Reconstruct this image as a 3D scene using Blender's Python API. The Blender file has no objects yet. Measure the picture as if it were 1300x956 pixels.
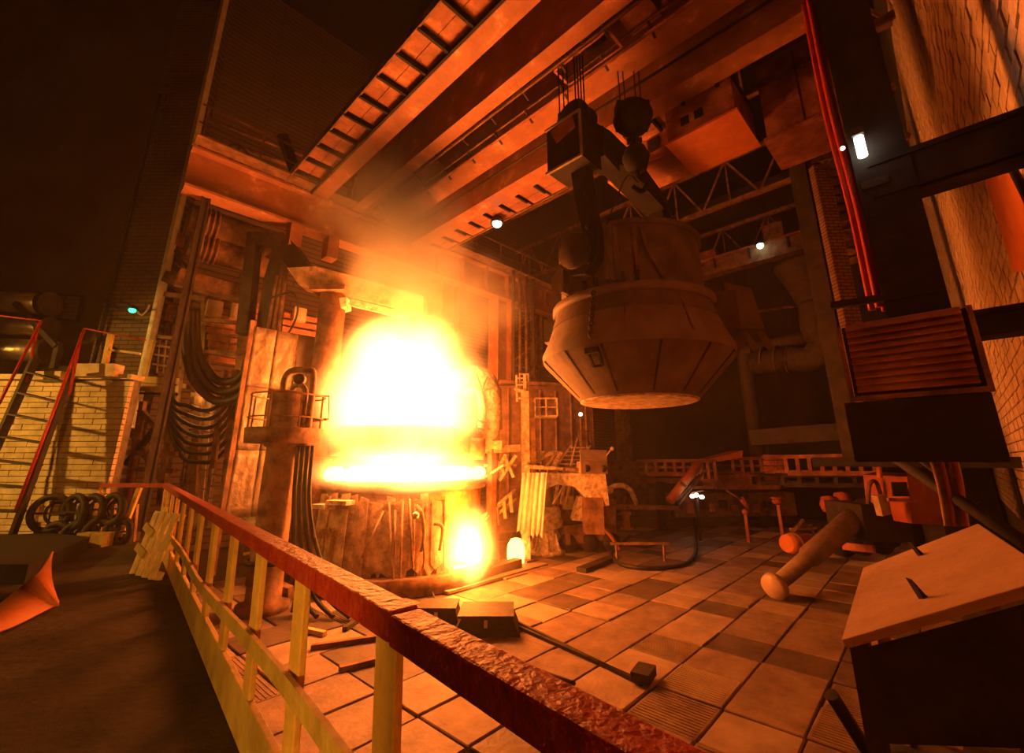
import bpy, math, random
from mathutils import Vector as V, Matrix
random.seed(7)
scn = bpy.context.scene
col = scn.collection
# ------------------------------------------------------------------ camera, world, exposure
# X runs along the crane runway, Y along the crane bridge, main floor at Z = 0; the eye is 3 m above it
EYE = V((0, 0, 3)); PITCH = math.radians(15); YAW = math.radians(44.5); FPX = 560.0
cam = bpy.data.cameras.new('camera'); camo = bpy.data.objects.new('camera', cam); col.objects.link(camo)
cam.sensor_fit = 'HORIZONTAL'; cam.sensor_width = 36; cam.lens = FPX / 1300 * 36
cam.shift_y = -45 / 1300; cam.clip_start = .05; cam.clip_end = 300
camo.location = EYE; camo.rotation_euler = (math.pi / 2 + PITCH, 0, YAW - math.pi / 2)
scn.camera = camo
scn.view_settings.view_transform = 'Standard'; scn.view_settings.look = 'None'
scn.view_settings.gamma = 1; scn.view_settings.use_curve_mapping = False
scn.view_settings.exposure = -0.42
wd = bpy.data.worlds.new('world'); scn.world = wd; wd.use_nodes = True
wd.node_tree.nodes['Background'].inputs[0].default_value = (.5, .28, .13, 1)
wd.node_tree.nodes['Background'].inputs[1].default_value = .006
try:
    scn.cycles.max_bounces = 6; scn.cycles.diffuse_bounces = 3; scn.cycles.volume_bounces = 0
    scn.cycles.volume_step_rate = 3.0; scn.cycles.volume_max_steps = 256; scn.cycles.sample_clamp_indirect = 4
    scn.cycles.transparent_max_bounces = 12
except Exception: pass
FIRE = (1, .155, .008)
cp, sp = math.cos(PITCH), math.sin(PITCH); ct, st = math.cos(YAW), math.sin(YAW)
def ray(px, py):
    a = (px - 650) / FPX; b = (433 - py) / FPX; fw = cp - b * sp
    return V((ct * fw + st * a, st * fw - ct * a, sp + b * cp)), fw
def W(px, py, t): return EYE + ray(px, py)[0] * t
def oZ(px, py, z): d = ray(px, py)[0]; return EYE + d * ((z - 3) / d.z)
def oX(px, py, x): d = ray(px, py)[0]; return EYE + d * (x / d.x)
def oY(px, py, y): d = ray(px, py)[0]; return EYE + d * (y / d.y)
def oF(px, py, f): d, fw = ray(px, py); return EYE + d * (f / fw)
def RF(r, f, z): return V((ct * f + st * r, st * f - ct * r, z))     # metres right of / ahead of the eye
def proj(p):
    fw = ct * p[0] + st * p[1]; r = st * p[0] - ct * p[1]; t = fw * cp + (p[2] - 3) * sp
    u = (p[2] - 3) * cp - fw * sp
    return (650 + FPX * r / t, 433 - FPX * u / t, t) if t > .05 else (-9999, -9999, t)
RT = V((st, -ct, 0)); FW = V((ct, st, 0)); UZ = V((0, 0, 1))
def point_light(name, loc, power, color, radius=.1, parent=None):
    l = bpy.data.lights.new(name, 'POINT'); l.energy = power; l.color = color; l.shadow_soft_size = radius
    o = bpy.data.objects.new(name, l); col.objects.link(o); o.location = loc
    return o
def spot_light(name, loc, target, power, color, angle, radius=.1, blend=.5):
    l = bpy.data.lights.new(name, 'SPOT'); l.energy = power; l.color = color; l.shadow_soft_size = radius
    l.spot_size = math.radians(angle); l.spot_blend = blend
    o = bpy.data.objects.new(name, l); col.objects.link(o); o.location = loc
    o.rotation_euler = (V(target) - V(loc)).to_track_quat('-Z', 'Y').to_euler()
    return o
FC = W(512, 600, 13.2); FC.z = 0                                    # furnace centre on the floor
point_light('furnace_fire_light', W(505, 515, 12.0), 1000, FIRE, 1.2)
point_light('furnace_fire_light_upper', W(530, 425, 12.4), 1500, FIRE, 1.3)
point_light('furnace_lip_light', (FC.x + .2, FC.y - 2.85, 2.3), 1000, FIRE, .35)
TAP = oZ(594, 712, .6)
point_light('tap_hole_light', TAP + V((-.1, -.15, .35)), 480, (1, .20, .018), .3)
# sodium lamp of the gangway behind the photographer
spot_light('stair_lamp_light', RF(-14.2, 5.6, 5.2), RF(-10.3, 10.4, 3.0), 2500, (1, .44, .055), 88, .1, .4)
spot_light('gangway_lamp_light', (-3.4, -.2, 2.7), (1.2, 7.0, 2.0), 1300, (1, .42, .05), 76, .1, .3)

# ------------------------------------------------------------------ materials
def mat(name, c1, c2=None, scale=4, rough=.7, metal=0.0, bump=.0, bscale=None, detail=5, c3=None, spec=.35, lo=.35, hi=.65):
    m = bpy.data.materials.new(name); m.use_nodes = True; nt = m.node_tree; N = nt.nodes; L = nt.links
    b = N['Principled BSDF']; b.inputs['Roughness'].default_value = rough; b.inputs['Metallic'].default_value = metal
    b.inputs['Specular IOR Level'].default_value = spec
    if c2 is None: b.inputs['Base Color'].default_value = (*c1, 1)
    tc = N.new('ShaderNodeTexCoord')
    geo = N.new('ShaderNodeNewGeometry')
    if c2 is not None:
        n = N.new('ShaderNodeTexNoise'); n.inputs['Scale'].default_value = scale; n.inputs['Detail'].default_value = detail
        n.inputs['Roughness'].default_value = .65
        L.new(geo.outputs['Position'], n.inputs['Vector'])
        r = N.new('ShaderNodeValToRGB'); r.color_ramp.elements[0].color = (*c1, 1); r.color_ramp.elements[1].color = (*c2, 1)
        r.color_ramp.elements[0].position = lo; r.color_ramp.elements[1].position = hi
        if c3 is not None:
            e = r.color_ramp.elements.new((lo + hi) / 2 + .02); e.color = (*c3, 1)
        L.new(n.outputs['Fac'], r.inputs['Fac']); L.new(r.outputs['Color'], b.inputs['Base Color'])
    if bump:
        n2 = N.new('ShaderNodeTexNoise'); n2.inputs['Scale'].default_value = bscale or scale * 4; n2.inputs['Detail'].default_value = 6
        L.new(geo.outputs['Position'], n2.inputs['Vector'])
        bp = N.new('ShaderNodeBump'); bp.inputs['Strength'].default_value = min(1, bump); bp.inputs['Distance'].default_value = .05
        L.new(n2.outputs['Fac'], bp.inputs['Height']); L.new(bp.outputs['Normal'], b.inputs['Normal'])
    return m
def emit(name, color, s):
    m = bpy.data.materials.new(name); m.use_nodes = True; nt = m.node_tree
    nt.nodes.remove(nt.nodes['Principled BSDF']); e = nt.nodes.new('ShaderNodeEmission')
    e.inputs[0].default_value = (*color, 1); e.inputs[1].default_value = s
    nt.links.new(e.outputs[0], nt.nodes['Material Output'].inputs['Surface']); return m
def brick_mat(name, c1, c2, mortar, sx, sy, axis):
    m = mat(name, c1, rough=.9); nt = m.node_tree; N = nt.nodes; L = nt.links; b = N['Principled BSDF']
    geo = N.new('ShaderNodeNewGeometry'); dot = N.new('ShaderNodeVectorMath'); dot.operation = 'DOT_PRODUCT'
    dot.inputs[1].default_value = axis; L.new(geo.outputs['Position'], dot.inputs[0])
    sep = N.new('ShaderNodeSeparateXYZ'); L.new(geo.outputs['Position'], sep.inputs[0])
    cmb = N.new('ShaderNodeCombineXYZ'); L.new(dot.outputs['Value'], cmb.inputs[0]); L.new(sep.outputs['Z'], cmb.inputs[1])
    t = N.new('ShaderNodeTexBrick'); t.inputs['Color1'].default_value = (*c1, 1); t.inputs['Color2'].default_value = (*c2, 1)
    t.inputs['Mortar'].default_value = (*mortar, 1); t.inputs['Scale'].default_value = 1
    t.inputs['Brick Width'].default_value = sx; t.inputs['Row Height'].default_value = sy; t.inputs['Mortar Size'].default_value = sy * .13
    L.new(cmb.outputs[0], t.inputs['Vector']); L.new(t.outputs['Color'], b.inputs['Base Color'])
    bp = N.new('ShaderNodeBump'); bp.inputs['Strength'].default_value = .6; bp.inputs['Distance'].default_value = .02; bp.invert = True
    L.new(t.outputs['Fac'], bp.inputs['Height']); L.new(bp.outputs['Normal'], b.inputs['Normal'])
    return m
M = dict(
    rust=mat('rusted_steel', (.10, .05, .03), (.30, .16, .09), 3, .75, .15, .35),
    redox=mat('red_oxide_paint', (.20, .07, .04), (.48, .22, .12), 2.2, .6, .0, .3, 14, c3=(.33, .12, .06)),
    girder=mat('flaking_girder_paint', (.30, .12, .07), (.72, .42, .26), 1.8, .55, .0, .4, 9, c3=(.40, .17, .09), lo=.42, hi=.72),
    dark=mat('dark_sooty_steel', (.018, .014, .012), (.055, .04, .032), 3, .65, .2, .2),
    black=mat('black_soot', (.008, .007, .006), (.02, .017, .015), 4, .8, .0, .1),
    grey=mat('grey_steel', (.22, .19, .16), (.36, .31, .26), 4, .5, .35, .2),
    ladle=mat('ladle_shell_steel', (.11, .08, .062), (.20, .145, .115), 2.0, .72, .05, .25, 10),
    ladle2=mat('ladle_band_steel', (.17, .125, .10), (.26, .20, .155), 2.2, .68, .05, .2, 12),
    cream=mat('cream_lime_wash', (.42, .33, .21), (.64, .52, .34), 3, .9, 0, .3, 20),
    mortar=mat('grey_mortar', (.13, .10, .08), (.22, .18, .14), 6, .95, 0, .3),
    block=mat('stained_wall_block', (.55, .42, .30), (.82, .66, .48), 3.5, .9, 0, .45, 16),
    block2=mat('sooty_wall_block', (.40, .28, .20), (.66, .50, .36), 5, .9, 0, .45, 16),
    redrail=mat('chipped_red_paint', (.30, .025, .015), (.42, .06, .03), 9, .5, 0, .5, 30, c3=(.36, .035, .02)),
    yellow=mat('worn_yellow_paint', (.55, .33, .08), (.72, .47, .14), 5, .65, 0, .2, 25),
    yellowd=mat('dirty_yellow_paint', (.36, .24, .07), (.58, .42, .13), 3, .7, 0, .2, 25),
    wood=mat('raw_pallet_wood', (.55, .38, .18), (.78, .60, .34), 7, .8, 0, .35, 30),
    plate=mat('cast_iron_floor_plate', (.15, .10, .075), (.29, .205, .15), 2.2, .62, .1, .25, 14),
    plate2=mat('dusty_floor_plate', (.23, .165, .12), (.38, .28, .20), 1.6, .7, .0, .25, 18),
    plate3=mat('burnt_floor_plate', (.07, .05, .04), (.14, .10, .075), 2.2, .6, .1, .25, 14),
    joint=mat('packed_dust_joint', (.05, .035, .025), (.09, .065, .05), 5, .95),
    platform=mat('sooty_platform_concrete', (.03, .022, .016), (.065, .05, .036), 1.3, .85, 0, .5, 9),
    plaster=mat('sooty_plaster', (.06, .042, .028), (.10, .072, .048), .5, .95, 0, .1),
    foil=mat('crumpled_heat_shield', (.22, .16, .11), (.34, .26, .18), 2, .45, .35, 1.0, 5),
    cloth=mat('burnt_white_curtain', (.62, .55, .45), (.85, .78, .66), 5, .9, 0, .5, 14),
    slag=mat('slag_crust', (.30, .22, .16), (.75, .60, .44), 7, .85, 0, 1.0, 9),
    apron=mat('slag_splashed_sheet', (.22, .13, .08), (.50, .32, .20), 4, .75, .1, .6, 10),
    hose=mat('black_rubber', (.012, .011, .010), (.03, .025, .022), 6, .5),
    redcable=mat('red_cable_sheath', (.34, .02, .01), (.44, .04, .015), 6, .45),
    pipe=mat('lagged_pipe', (.07, .05, .036), (.12, .09, .065), 4, .7, .1, .3),
    silver=mat('bright_tin_cladding', (.50, .46, .40), (.70, .64, .56), 3, .3, .8, .3, 5),
    cab=mat('red_vehicle_paint', (.30, .07, .04), (.42, .11, .06), 3, .4, 0, .1),
    orange=mat('orange_sheet', (.55, .16, .05), (.68, .22, .07), 3, .6, 0, .2),
    bench=mat('scratched_bench_plate', (.36, .24, .16), (.54, .38, .27), 1.6, .55, .1, .25, 20),
    glass=mat('dark_glass', (.02, .02, .02), rough=.1),
    hot=emit('molten_steel', (1, .25, .03), 30), warm=emit('glowing_steel', (1, .27, .035), 25),
    lampw=emit('white_lamp', (1, .86, .66), 12), lampg=emit('greenish_lamp', (.82, 1, .68), 8), green=emit('green_signal', (.05, 1, .35), 5),
    pillar=brick_mat('pillar_brick', (.15, .10, .062), (.12, .08, .05), (.05, .035, .025), .5, .13, tuple(RT)),
    siding=brick_mat('horizontal_siding', (.15, .10, .07), (.12, .085, .06), (.05, .035, .025), 4.0, .22, (1, 0, 0)),
    pier=brick_mat('red_brick', (.30, .17, .11), (.22, .12, .08), (.05, .035, .03), .30, .11, tuple(RT)),
)
# ------------------------------------------------------------------ mesh builder and object tree
class MB:
    def __init__(s): s.v = []; s.f = []; s.sm = []
    def add(s, vs, fs, smooth=False):
        o = len(s.v); s.v += [V(x) for x in vs]; s.f += [tuple(i + o for i in f) for f in fs]; s.sm += [smooth] * len(fs); return s
    def frame(s, c, ax, ay, az):       # box from centre and three half-vectors
        c = V(c); vs = [c + ax * i + ay * j + az * k for i in (-1, 1) for j in (-1, 1) for k in (-1, 1)]
        return s.add(vs, [(0, 1, 3, 2), (4, 6, 7, 5), (0, 4, 5, 1), (2, 3, 7, 6), (0, 2, 6, 4), (1, 5, 7, 3)])
    def box(s, c, size, rz=0):
        a = V((math.cos(rz), math.sin(rz), 0)); b = V((-math.sin(rz), math.cos(rz), 0))
        return s.frame(c, a * size[0] / 2, b * size[1] / 2, UZ * size[2] / 2)
    def bb(s, p, q):
        p, q = V(p), V(q); return s.box((p + q) / 2, [abs(q[i] - p[i]) for i in range(3)])
    def bar(s, p, q, w, h=None, up=UZ):
        p, q = V(p), V(q); h = h or w; d = (q - p); l = d.length; d = d / l
        x = d.cross(V(up))
        if x.length < 1e-3: x = d.cross(V((1, 0, 0)))
        x.normalize(); y = x.cross(d)
        return s.frame((p + q) / 2, d * l / 2, x * w / 2, y * h / 2)
    def ibeam(s, p, q, h, w, th=.04, up=UZ):
        p, q = V(p), V(q); d = (q - p).normalized(); x = d.cross(V(up))
        if x.length < 1e-3: x = d.cross(V((1, 0, 0)))
        x.normalize(); y = x.cross(d)
        s.bar(p, q, th, h, up); s.bar(p + y * h / 2, q + y * h / 2, w, th, up); s.bar(p - y * h / 2, q - y * h / 2, w, th, up); return s
    def tube(s, pts, r, n=8, smooth=True):
        pts = [V(p) for p in pts]; rings = []; rr = r if isinstance(r, (list, tuple)) else [r] * len(pts)
        prev = None
        for i, p in enumerate(pts):
            d = (pts[min(i + 1, len(pts) - 1)] - pts[max(i - 1, 0)]).normalized()
            if prev is None:
                x = d.cross(UZ)
                if x.length < 1e-3: x = d.cross(V((1, 0, 0)))
            else: x = prev - d * prev.dot(d)
            x.normalize(); prev = x; y = d.cross(x)
            rings.append([p + (x * math.cos(2 * math.pi * k / n) + y * math.sin(2 * math.pi * k / n)) * rr[i] for k in range(n)])
        vs = [q for g in rings for q in g]; fs = []
        for i in range(len(pts) - 1):
            for k in range(n):
                a = i * n + k; b = i * n + (k + 1) % n; fs.append((a, b, b + n, a + n))
        s.add(vs, fs, smooth); o = len(s.v) - len(vs)
        s.f += [tuple(o + k for k in reversed(range(n))), tuple(o + (len(pts) - 1) * n + k for k in range(n))]; s.sm += [False, False]
        return s
    def lathe(s, c, prof, n=40, axis=UZ, a0=0, a1=2 * math.pi, smooth=True):
        c = V(c); axis = V(axis).normalized(); x = axis.cross(V((0, 1, 0)))
        if x.length < 1e-3: x = axis.cross(V((1, 0, 0)))
        x.normalize(); y = axis.cross(x); full = abs(a1 - a0 - 2 * math.pi) < 1e-6; m = n if full else n + 1
        vs = []; fs = []
        for r, z in prof:
            for k in range(m):
                a = a0 + (a1 - a0) * k / n; vs.append(c + axis * z + (x * math.cos(a) + y * math.sin(a)) * r)
        for i in range(len(prof) - 1):
            for k in range(n):
                p = i * m + k; q = i * m + (k + 1) % m; fs.append((p, q, q + m, p + m))
        return s.add(vs, fs, smooth)
    def disc(s, c, r, n=32, axis=UZ):
        axis = V(axis).normalized(); x = axis.orthogonal().normalized(); y = axis.cross(x); c = V(c)
        return s.add([c + (x * math.cos(2 * math.pi * k / n) + y * math.sin(2 * math.pi * k / n)) * r for k in range(n)], [tuple(range(n))])
    def ball(s, c, r, n=10):
        r = V(r) if hasattr(r, '__len__') else V((r, r, r)); c = V(c); vs = []; fs = []
        for i in range(n + 1):
            th = math.pi * i / n
            for k in range(n * 2):
                a = math.pi * k / n; vs.append(c + V((r.x * math.sin(th) * math.cos(a), r.y * math.sin(th) * math.sin(a), r.z * math.cos(th))))
        for i in range(n):
            for k in range(n * 2):
                p = i * n * 2 + k; q = i * n * 2 + (k + 1) % (n * 2); fs.append((p, p + n * 2, q + n * 2, q))
        return s.add(vs, fs, True)
    def prism(s, poly, vec):
        poly = [V(p) for p in poly]; vec = V(vec); n = len(poly)
        return s.add([p - vec / 2 for p in poly] + [p + vec / 2 for p in poly],
                     [tuple(range(n)), tuple(reversed(range(n, 2 * n)))] + [(i, i + n, (i + 1) % n + n, (i + 1) % n) for i in range(n)])
    def quad(s, a, b, c, d, th=.03):
        a, b, c, d = V(a), V(b), V(c), V(d); n = (b - a).cross(d - a).normalized()
        return s.prism([a, b, c, d], n * th)
    def torus(s, c, R, r, axis, n=24, k=8, sq=1.0):
        axis = V(axis).normalized(); x = axis.orthogonal().normalized(); y = axis.cross(x); c = V(c); vs = []; fs = []
        for i in range(n):
            a = 2 * math.pi * i / n; d = x * math.cos(a) + y * math.sin(a)
            for j in range(k):
                b = 2 * math.pi * j / k; vs.append(c + d * (R + r * math.cos(b)) + axis * r * math.sin(b) * sq)
        for i in range(n):
            for j in range(k):
                p = i * k + j; q = i * k + (j + 1) % k; p2 = ((i + 1) % n) * k + j; q2 = ((i + 1) % n) * k + (j + 1) % k
                fs.append((p, p2, q2, q))
        return s.add(vs, fs, True)
    def mesh(s, name, m, off=V((0, 0, 0))):
        me = bpy.data.meshes.new(name); me.from_pydata([tuple(p - off) for p in s.v], [], s.f)
        me.polygons.foreach_set('use_smooth', s.sm); me.update()
        me.materials.append(M[m] if isinstance(m, str) else m); return me
def tag(o, label=None, cat=None, group=None, kind=None):
    if label: o['label'] = label
    if cat: o['category'] = cat
    if group: o['group'] = group
    if kind: o['kind'] = kind
    return o
ABS = {}
def T(name, label, cat, loc, group=None):
    o = bpy.data.objects.new(name, None); col.objects.link(o); o.empty_display_size = .2; o.location = loc; ABS[o.name] = V(loc)
    return tag(o, label, cat, group)
def P(mb, name, m, parent, label=None):
    off = ABS[parent.name]; o = bpy.data.objects.new(name, mb.mesh(name, m, off)); col.objects.link(o); o.parent = parent; ABS[o.name] = off
    return tag(o, label)
def S(mb, name, m, label=None, cat=None, group=None, kind=None):
    lo = V([min(p[i] for p in mb.v) for i in range(3)]); hi = V([max(p[i] for p in mb.v) for i in range(3)])
    off = V(((lo.x + hi.x) / 2, (lo.y + hi.y) / 2, lo.z))
    o = bpy.data.objects.new(name, mb.mesh(name, m, off)); col.objects.link(o); o.location = off; ABS[o.name] = off
    return tag(o, label, cat, group, kind)
def soft(mb_obj, w=.01, seg=2):
    b = mb_obj.modifiers.new('bevel', 'BEVEL'); b.width = w; b.segments = seg; b.limit_method = 'ANGLE'; return mb_obj
def curve(pts, n=6):                    # Catmull-Rom through the points
    pts = [V(p) for p in pts]; out = []
    for i in range(len(pts) - 1):
        p0, p1, p2, p3 = pts[max(i - 1, 0)], pts[i], pts[i + 1], pts[min(i + 2, len(pts) - 1)]
        for k in range(n):
            t = k / n; out.append(.5 * ((2 * p1) + (p2 - p0) * t + (2 * p0 - 5 * p1 + 4 * p2 - p3) * t * t + (3 * p1 - p0 - 3 * p2 + p3) * t ** 3))
    return out + [pts[-1]]
def rnd(a, b): return random.uniform(a, b)
def in_frame(p, m=30):
    x, y, t = proj(p); return t > .3 and -m < x < 1300 + m and -m < y < 956 + m
# ================================================================== THE HALL
fl = S(MB().bb((-14, -1.2, -.4), (40, 30, -.035)), 'floor', 'joint', kind='structure')
random.seed(3)
A2 = math.radians(2); gx = V((math.cos(A2), math.sin(A2), 0)); gy = V((-math.sin(A2), math.cos(A2), 0)); G0 = V((2.1, .75, 0)); PS = .885
cells = []; used = set()
for i in range(-1, 34):
    for j in range(-1, 15):
        if (i, j) in used: continue
        two = random.random() < .22 and (i + 1, j) not in used
        used.add((i, j))
        if two: used.add((i + 1, j))
        c = G0 + gx * PS * (i + (1 if two else .5)) + gy * PS * (j + .5)
        if c.x < .9 + .085 * c.y + .3: continue
        if (c - FC).length < 3.0: continue
        if in_frame(c, 40):
            x, y, t = proj(c); area = PS * PS * (2 if two else 1) / t ** 3
            cells.append((area, c, two))
cells.sort(key=lambda a: -a[0])
pm = {}
for k in ('plate', 'plate2', 'plate3'):
    for two in (0, 1):
        L_ = PS * (2 if two else 1) / 2 - .014; mb = MB(); h = PS / 2 - .014; e = .012
        vs = [(-L_, -h, -.05), (L_, -h, -.05), (L_, h, -.05), (-L_, h, -.05), (-L_, -h, -e), (L_, -h, -e), (L_, h, -e), (-L_, h, -e),
              (-L_ + e, -h + e, 0), (L_ - e, -h + e, 0), (L_ - e, h - e, 0), (-L_ + e, h - e, 0)]
        fs = [(0, 1, 5, 4), (1, 2, 6, 5), (2, 3, 7, 6), (3, 0, 4, 7), (4, 5, 9, 8), (5, 6, 10, 9), (6, 7, 11, 10), (7, 4, 8, 11), (8, 9, 10, 11)]
        mb.add(vs, fs)
        if not two:                                   # some plates are cast with grip ribs
            rb = MB(); rb.v = list(mb.v); rb.f = list(mb.f); rb.sm = list(mb.sm)
            for q in range(13): rb.box((-L_ + .06 + q * (2 * L_ - .12) / 12, 0, .004), (.022, 2 * h - .08, .008))
            pm[k, 'rib'] = rb.mesh('floor_plate_ribbed', k)
        pm[k, two] = mb.mesh('floor_plate', k)
rest = MB()
for n, (ar, c, two) in enumerate(cells):
    k = random.choices(('plate', 'plate2', 'plate3'), (5, 4, 2))[0]
    off = V((rnd(-.01, .01), rnd(-.01, .01), rnd(-.008, .01)))
    if n < 295:
        rib = (not two) and random.random() < .18
        o = bpy.data.objects.new('floor_plate', pm[k, 'rib' if rib else int(two)]); col.objects.link(o)
        o.parent = fl; o.location = c + off - ABS[fl.name]; o.rotation_euler = (rnd(-.006, .006), rnd(-.006, .006), A2 + rnd(-.008, .008))
    else: rest.box(c - V((0, 0, .02)), (PS * (2 if two else 1) - .03, PS - .03, .04), A2)
if rest.v: tag(P(rest, 'distant_floor_plates', 'plate', fl), kind='stuff')

def rail_x(y): return .80 + .087 * y
pf = MB()
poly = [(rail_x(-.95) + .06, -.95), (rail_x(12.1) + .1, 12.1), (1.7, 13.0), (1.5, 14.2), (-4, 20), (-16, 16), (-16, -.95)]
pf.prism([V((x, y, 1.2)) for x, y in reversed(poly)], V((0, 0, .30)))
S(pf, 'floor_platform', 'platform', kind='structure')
S(MB().bb((1.9, -.98, 1.05), (8.5, .30, 1.35)).bb((1.95, .0, 0), (2.1, .2, 1.05)).bb((8.2, .0, 0), (8.4, .2, 1.05)), 'floor_landing', 'platform', kind='structure')

def brick_field(parent, o, ax, nrm, us, zs, bw, bh, depth, mats, keep, name='brick', limit=280, cond=None, half=False):
    """single bricks with raked joints on a wall; the largest in view are objects, the others one part"""
    ms = {m: MB().frame((0, 0, 0), V((bw / 2 - bh * .055, 0, 0)), V((0, depth / 2, 0)), V((0, 0, bh / 2 - bh * .06))).mesh(name, m) for m in mats}
    rz = math.atan2(ax.y, ax.x); L = []
    nz = int((zs[1] - zs[0]) / bh); halves = []
    for r in range(nz):
        z = zs[0] + (r + .5) * bh; u = us[0] + (bw / 2 if r % 2 else 0) + bw / 2
        if half and r % 2: halves.append(o + ax * (us[0] + bw / 4) + UZ * (z - o.z))
        while u < us[1] - bw / 2 + .01:
            c = o + ax * u + UZ * (z - o.z)
            x, y, t = proj(c)
            if t > .3 and -25 < x < 1325 and -25 < y < 985 and (cond is None or cond(x, y)):
                a = proj(c - ax * bw / 2); b = proj(c + ax * bw / 2); d = proj(c + UZ * bh / 2); e = proj(c - UZ * bh / 2)
                w = (b[0] - a[0], b[1] - a[1]); h = (d[0] - e[0], d[1] - e[1])
                L.append((abs(w[0] * h[1] - w[1] * h[0]), c))
            elif keep: L.append((0, c))
            u += bw
    L.sort(key=lambda q: -q[0]); rest = MB()
    for n, (a, c) in enumerate(L):
        m = random.choices(mats, [4] + [1] * (len(mats) - 1))[0]; c = c + nrm * rnd(-.010, .007)
        if n < limit and a > 0:
            b = bpy.data.objects.new(name, ms[m]); col.objects.link(b); b.parent = parent; b.location = c - ABS[parent.name]
            b.rotation_euler = (0, rnd(-.008, .008), rz + rnd(-.01, .01))
        else: rest.frame(c, ax * (bw / 2 - bh * .055), nrm * depth / 2, UZ * (bh / 2 - bh * .06))
    if halves:
        hm = MB().frame((0, 0, 0), V((bw / 4 - bh * .055, 0, 0)), V((0, depth / 2, 0)), V((0, 0, bh / 2 - bh * .06))).mesh('half_' + name, mats[0])
        for c in halves:
            b = bpy.data.objects.new('half_' + name, hm); col.objects.link(b); b.parent = parent; b.location = c - ABS[parent.name]; b.rotation_euler = (0, 0, rz)
    if rest.v: tag(P(rest, 'distant_' + name + 's', mats[0], parent), kind='stuff')

# --- brick wall on the right, running away from the viewer along the runway
YW = -.9
wr = S(MB().bb((-6, YW - .5, 0), (36, YW - .06, 24)), 'wall_right', 'mortar', kind='structure')
brick_field(wr, V((0, YW - .05, 1.35)), V((1, 0, 0)), V((0, 1, 0)), (-3.0, 34), (1.35, 16.3), .42, .20, .12, ('block', 'block2'), True,
            cond=lambda x, y: x > 1060)
# --- low lime-washed brick wall on the left, beyond the platform
FL = 10.4; wl0 = RF(-9.05, FL, 1.35)
lw = S(MB().frame(RF(-12.3, FL + .18, 3.1), RT * 3.22, FW * .12, UZ * 1.75), 'wall_left_low', 'mortar', kind='structure')
brick_field(lw, RF(-9.07, FL + .05, 1.35), -RT, -FW, (0, 5.6), (1.35, 4.85), .46, .128, .10, ('cream',), True, half=True)
S(MB().frame(RF(-12.3, FL + .14, 4.9), RT * 3.25, FW * .2, UZ * .06), 'trim_1', 'cream', kind='structure')
# --- tall dark wall and brick pillar behind it
FT = 12.5
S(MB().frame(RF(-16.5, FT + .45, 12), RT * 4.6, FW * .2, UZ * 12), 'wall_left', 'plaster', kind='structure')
S(MB().frame(RF(-11.5, FT + .35, 12), RT * .75, FW * .35, UZ * 12), 'wall_left_pillar', 'pillar', kind='structure')
S(MB().frame(RF(-10.70, FT + .02, 13), RT * .05, FW * .04, UZ * 9.2).frame(RF(-10.66, FT + .1, 13), RT * .02, FW * .12, UZ * 9.2), 'trim_2', 'cloth', kind='structure')  # pale material paints in the firelit edge of the pillar
S(MB().bb((1.8, 19, 0), (36, 19.4, 24)), 'wall_back', 'siding', kind='structure')
S(MB().bb((35, -1.4, 0), (35.4, 19.4, 24)), 'wall_far', 'plaster', kind='structure')
S(MB().bb((-14, -1.4, 24), (36, 24, 24.3)), 'ceiling', 'black', kind='structure')
# --- roof trusses across the hall
for n, x in enumerate((13.5, 19.5, 26)):
    mb = MB(); z0, z1 = 14.2, 16.4
    tr = T('roof_truss', ('steel roof truss over the hanging ladle', 'steel roof truss between the ladle and the far crane', 'steel roof truss next to the far end wall')[n], 'truss', (x, 6, z0))
    P(MB().bar((x, -.8, z0), (x, 18.8, z0), .16, .2), 'bottom_chord', 'rust', tr); P(MB().bar((x, -.8, z1), (x, 18.8, z1), .16, .2), 'top_chord', 'rust', tr)
    for k in range(8):
        y = -.8 + k * 2.45
        P(MB().bar((x, y, z0), (x, y + 1.22, z1), .09), 'diagonal', 'rust', tr); P(MB().bar((x, y + 1.22, z1), (x, y + 2.45, z0), .09), 'diagonal', 'rust', tr)
        P(MB().bar((x, y + 1.22, z0), (x, y + 1.22, z1), .07), 'upright', 'rust', tr)
# ================================================================== CRANE RUNWAY (along X at Y = 13) and its columns
YR = 13.0
rw = T('crane_runway', 'long orange crane runway girder with handrailed walkway above the furnace', 'girder', (8, YR, 9.7))
P(MB().bb((1.15, YR - .02, 9.75), (34, YR + .02, 10.85)), 'web', 'girder', rw)
P(MB().bb((1.15, YR - .28, 10.83), (34, YR + .28, 10.90)), 'top_flange', 'girder', rw)
P(MB().bb((1.15, YR - .28, 9.70), (34, YR + .28, 9.77)), 'bottom_flange', 'girder', rw)
P(MB().bb((1.15, YR - .05, 10.9), (34, YR + .05, 11.02)), 'crane_rail', 'dark', rw)
stm = MB().bb((-.012, -.25, 0), (.012, 0, 1.06)).mesh('stiffener', 'girder')
for x in [6.5 + 1.25 * k for k in range(20)]:
    o = bpy.data.objects.new('stiffener', stm); col.objects.link(o); o.parent = rw; o.location = V((x, YR - .02, 9.77)) - ABS[rw.name]
P(MB().tube([(1.15, YR - .45, 12.05), (34, YR - .45, 12.05)], .03, 6), 'handrail', 'rust', rw)
P(MB().tube([(1.15, YR - .45, 11.5), (34, YR - .45, 11.5)], .02, 6), 'handrail', 'rust', rw)
P(MB().bb((1.15, YR - .75, 10.92), (34, YR - .3, 10.96)), 'walkway_plate', 'rust', rw)
pst = MB().bb((-.025, -.025, 0), (.025, .025, 1.1)).mesh('handrail_post', 'rust')
for k in range(24):
    o = bpy.data.objects.new('handrail_post', pst); col.objects.link(o); o.parent = rw; o.location = V((1.3 + k * 1.35, YR - .45, 10.95)) - ABS[rw.name]
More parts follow.
